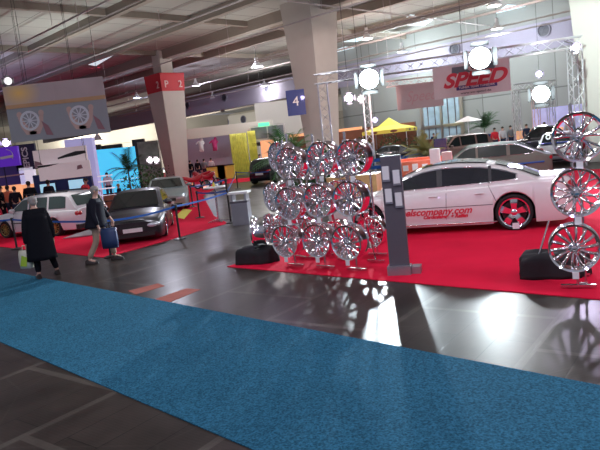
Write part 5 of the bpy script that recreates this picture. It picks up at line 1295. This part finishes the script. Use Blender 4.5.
# booth between the pillars
p0 = at(187, 178, 54); p1 = at(264, 172, 54)
obox('booth_wall', 'pale violet-grey booth wall behind the visitors between the pillars', 'booth wall', ((at(208, 170, 55)).x, 55.2, 0), (5.0, .3, 4.0), 'girder', 0)
obox('booth_fascia', 'long cream fascia running above the yellow curtain booth', 'fascia', (at(228, 150, 54).x, 54, 3.55), (8.5, .5, .9), 'girderfar', 0)
M['curt'] = M['emit_yellow']
def curtain(px0, px1, Y, h, label):
    a, c = at(px0, 165, Y), at(px1, 165, Y); b = MB(); b.m('emit_yellow'); n = 70; R2 = []
    for i in range(n+1):
        t = i/n; x = a.x+(c.x-a.x)*t; y = Y+.10*math.sin(t*60); R2.append([Vector((x, y-.02, .1)), Vector((x, y+.02, .1)), Vector((x, y+.02, h)), Vector((x, y-.02, h))])
    b.loft(R2); return tag(b.build('yellow_curtain', autos=False), label, 'curtain')
curtain(233, 250, 50, 3.5, 'bright yellow pleated curtain left of the dark hatchback, wider one'); curtain(251, 259, 50.5, 3.6, 'narrow yellow curtain behind the dark hatchback')
for px, w_, lb in ((217, 1.3, 'left yellow counter at the distant booth'), (227, 1.2, 'right yellow counter at the distant booth')):
    p = at(px, 176, 48); obox('counter', lb, 'counter', (p.x, p.y, 0), (w_*1.1, .6, 1.05), 'yellow', 0)
    b = MB(); b.smooth = False; b.m('blackplastic'); b.box((0, 0, 1.09), (w_*1.15, .7, .08)); ct = b.build('counter_top', [q for q in bpy.data.objects if q.get('label') == lb][0])
p = at(268, 150, 50); obox('poster', 'red and yellow lit poster right of the yellow curtains', 'poster', (p.x, 50, 0), (1.1, .15, 2.7), 'emit_orange', 0)
p = at(268, 132, 52); o = obox('glass_box', 'upper glazed box with white frame above the yellow curtains', 'booth', (p.x, 52, 2.75), (3.0, 2, 1.2), 'white', 0)
M['panes'] = mat('grey_panes', (.22, .26, .30), .3, noise=.5, nscale=1.5)
for x in (-.7, .7):
    b = MB(); b.smooth = False; b.m('panes'); b.box((x, -1.02, .6), (1.3, .06, .95)); b.build('pane', o)
p = at(270, 145, 51)
o = obox('monitor_shelf', 'dark shelf strip with lit tiles above the dark hatchback', 'shelf', (p.x, 50.7, 2.3), (3.0, .3, .3), 'blackplastic', 0)
for x, mt in ((-.2, 'yellow'), (.25, 'white'), (.55, 'white'), (1.2, 'yellow')):
    b = MB(); b.smooth = False; b.m(mt); b.box((x, -.17, .15), (.25, .04, .24)); b.build('lit_tile', o)
p = at(284, 133, 58); obox('booth_wall', 'plain pale wall left of the middle pillar above the racks', 'booth wall', (p.x+1.0, 58, 0), (7, .3, 6.3), 'offwhite', 0)
p = at(264, 125, 51); obox('exit_sign', 'green emergency exit light below the cream girder', 'sign', (p.x, 50.6, p.z-.1), (.9, .1, .28), 'exit', 0)
p = at(407, 101, 52); obox('exit_sign', 'green emergency exit light above the tall hall door', 'sign', (p.x, 49, p.z-.1), (1.2, .1, .35), 'exit', 0)
p = at(296, 104, 37); obox('hanging_sign', 'small blue sign with white number fixed at the middle pillar', 'sign', (p.x, 36.5, p.z-.7), (1.1, .1, 1.5), 'navy_paint', 0)
text_mesh('sign_number', '4', .8, frame_mtx((p.x, 36.44, p.z+.1), (1, 0, 0)), 'white').parent = None
sn = bpy.data.objects['sign_number']; sg = [q for q in bpy.data.objects if q.get('label', '').startswith('small blue sign')][0]; bpy.context.view_layer.update(); sn.parent = sg; sn.matrix_parent_inverse = sg.matrix_world.inverted()
# mannequins on the booth roof
def mannequin(px, py, Y, mt, label, h=1.3):
    p = at(px, py, Y); o = empty('mannequin', (p.x, p.y, p.z))
    skin_mesh('body', [(0, 0, .5), (0, 0, .85), (.12, 0, 1.1), (.16, -.05, 1.35), (-.2, 0, 1.0), (-.45, -.1, .8), (.35, 0, .9), (-.1, 0, .1), (.12, 0, .08)], [(0, 1), (1, 2), (2, 3), (1, 4), (4, 5), (1, 6), (0, 7), (0, 8)], [.22, .25, .12, .14, .10, .06, .08, .09, .09], mt, o)
    return tag(o, label, 'mannequin')
M['pink'] = mat('pink_cloth', (.50, .04, .20), .7)
mannequin(215.5, 152, 54, 'pink', 'pink figure bending on top of the distant booth'); mannequin(202, 153, 54, 'shirt_white', 'white figure on top of the distant booth left of the pink one')
# red motorcycles behind the silver coupe
def motorbike(loc, hd, label, col='red_paint'):
    o = empty('motorbike', loc, math.atan2(hd[1], hd[0])); q = Matrix.Rotation(PI/2, 4, 'X')
    for x in (-.68, .70):
        b = MB(); b.m('rubber'); b.lathe([(.22, .05), (.30, .06), (.32, 0), (.30, -.06), (.22, -.05)], 24, Matrix.Translation((x, 0, .32)) @ q, closed=True); b.m('chrome'); b.lathe([(.22, .03), (.05, .02), (.05, -.02), (.22, -.03)], 20, Matrix.Translation((x, 0, .32)) @ q, closed=True); b.build('wheel', o)
    skin_mesh('fairing', [(0, 0, .62), (.35, 0, .82), (.62, 0, .95), (-.35, 0, .80), (-.78, 0, .95)], [(0, 1), (1, 2), (0, 3), (3, 4)], [.19, .19, .13, .13, .07], col, o)
    b = MB(); b.m('chrome'); b.tube((.70, .07, .32), (.48, .07, .95), .025); b.tube((.70, -.07, .32), (.48, -.07, .95), .025); b.build('fork', o)
    b = MB(); b.m('blackplastic'); b.tube((.45, -.32, 1.02), (.45, .32, 1.02), .016); b.build('handlebar', o)
    return tag(o, label, 'motorbike')
for px, py, Y, hd, lb in ((196, 200, 36, (.9, .3), 'red motorbike right behind the silver coupe'), (209, 196, 38, (.9, -.3), 'chrome and red motorbike left of the high table'), (203, 192, 42, (-.9, .2), 'third red motorbike further back from the silver coupe')):
    p = at(px, py, Y); motorbike((p.x, p.y, .0), hd, lb)
for px, Y, lb in ((476, 42, 'red and black motorbike by the dark palm'), (491, 41, 'red motorbike right of the dark palm'), (386, 38, 'black motorbike by the blue barrier beyond the info panel')):
    p = at(px, 145, Y); motorbike((p.x, p.y, 0), (.8, -.4), lb, 'red_paint' if 'red' in lb else 'black_paint')
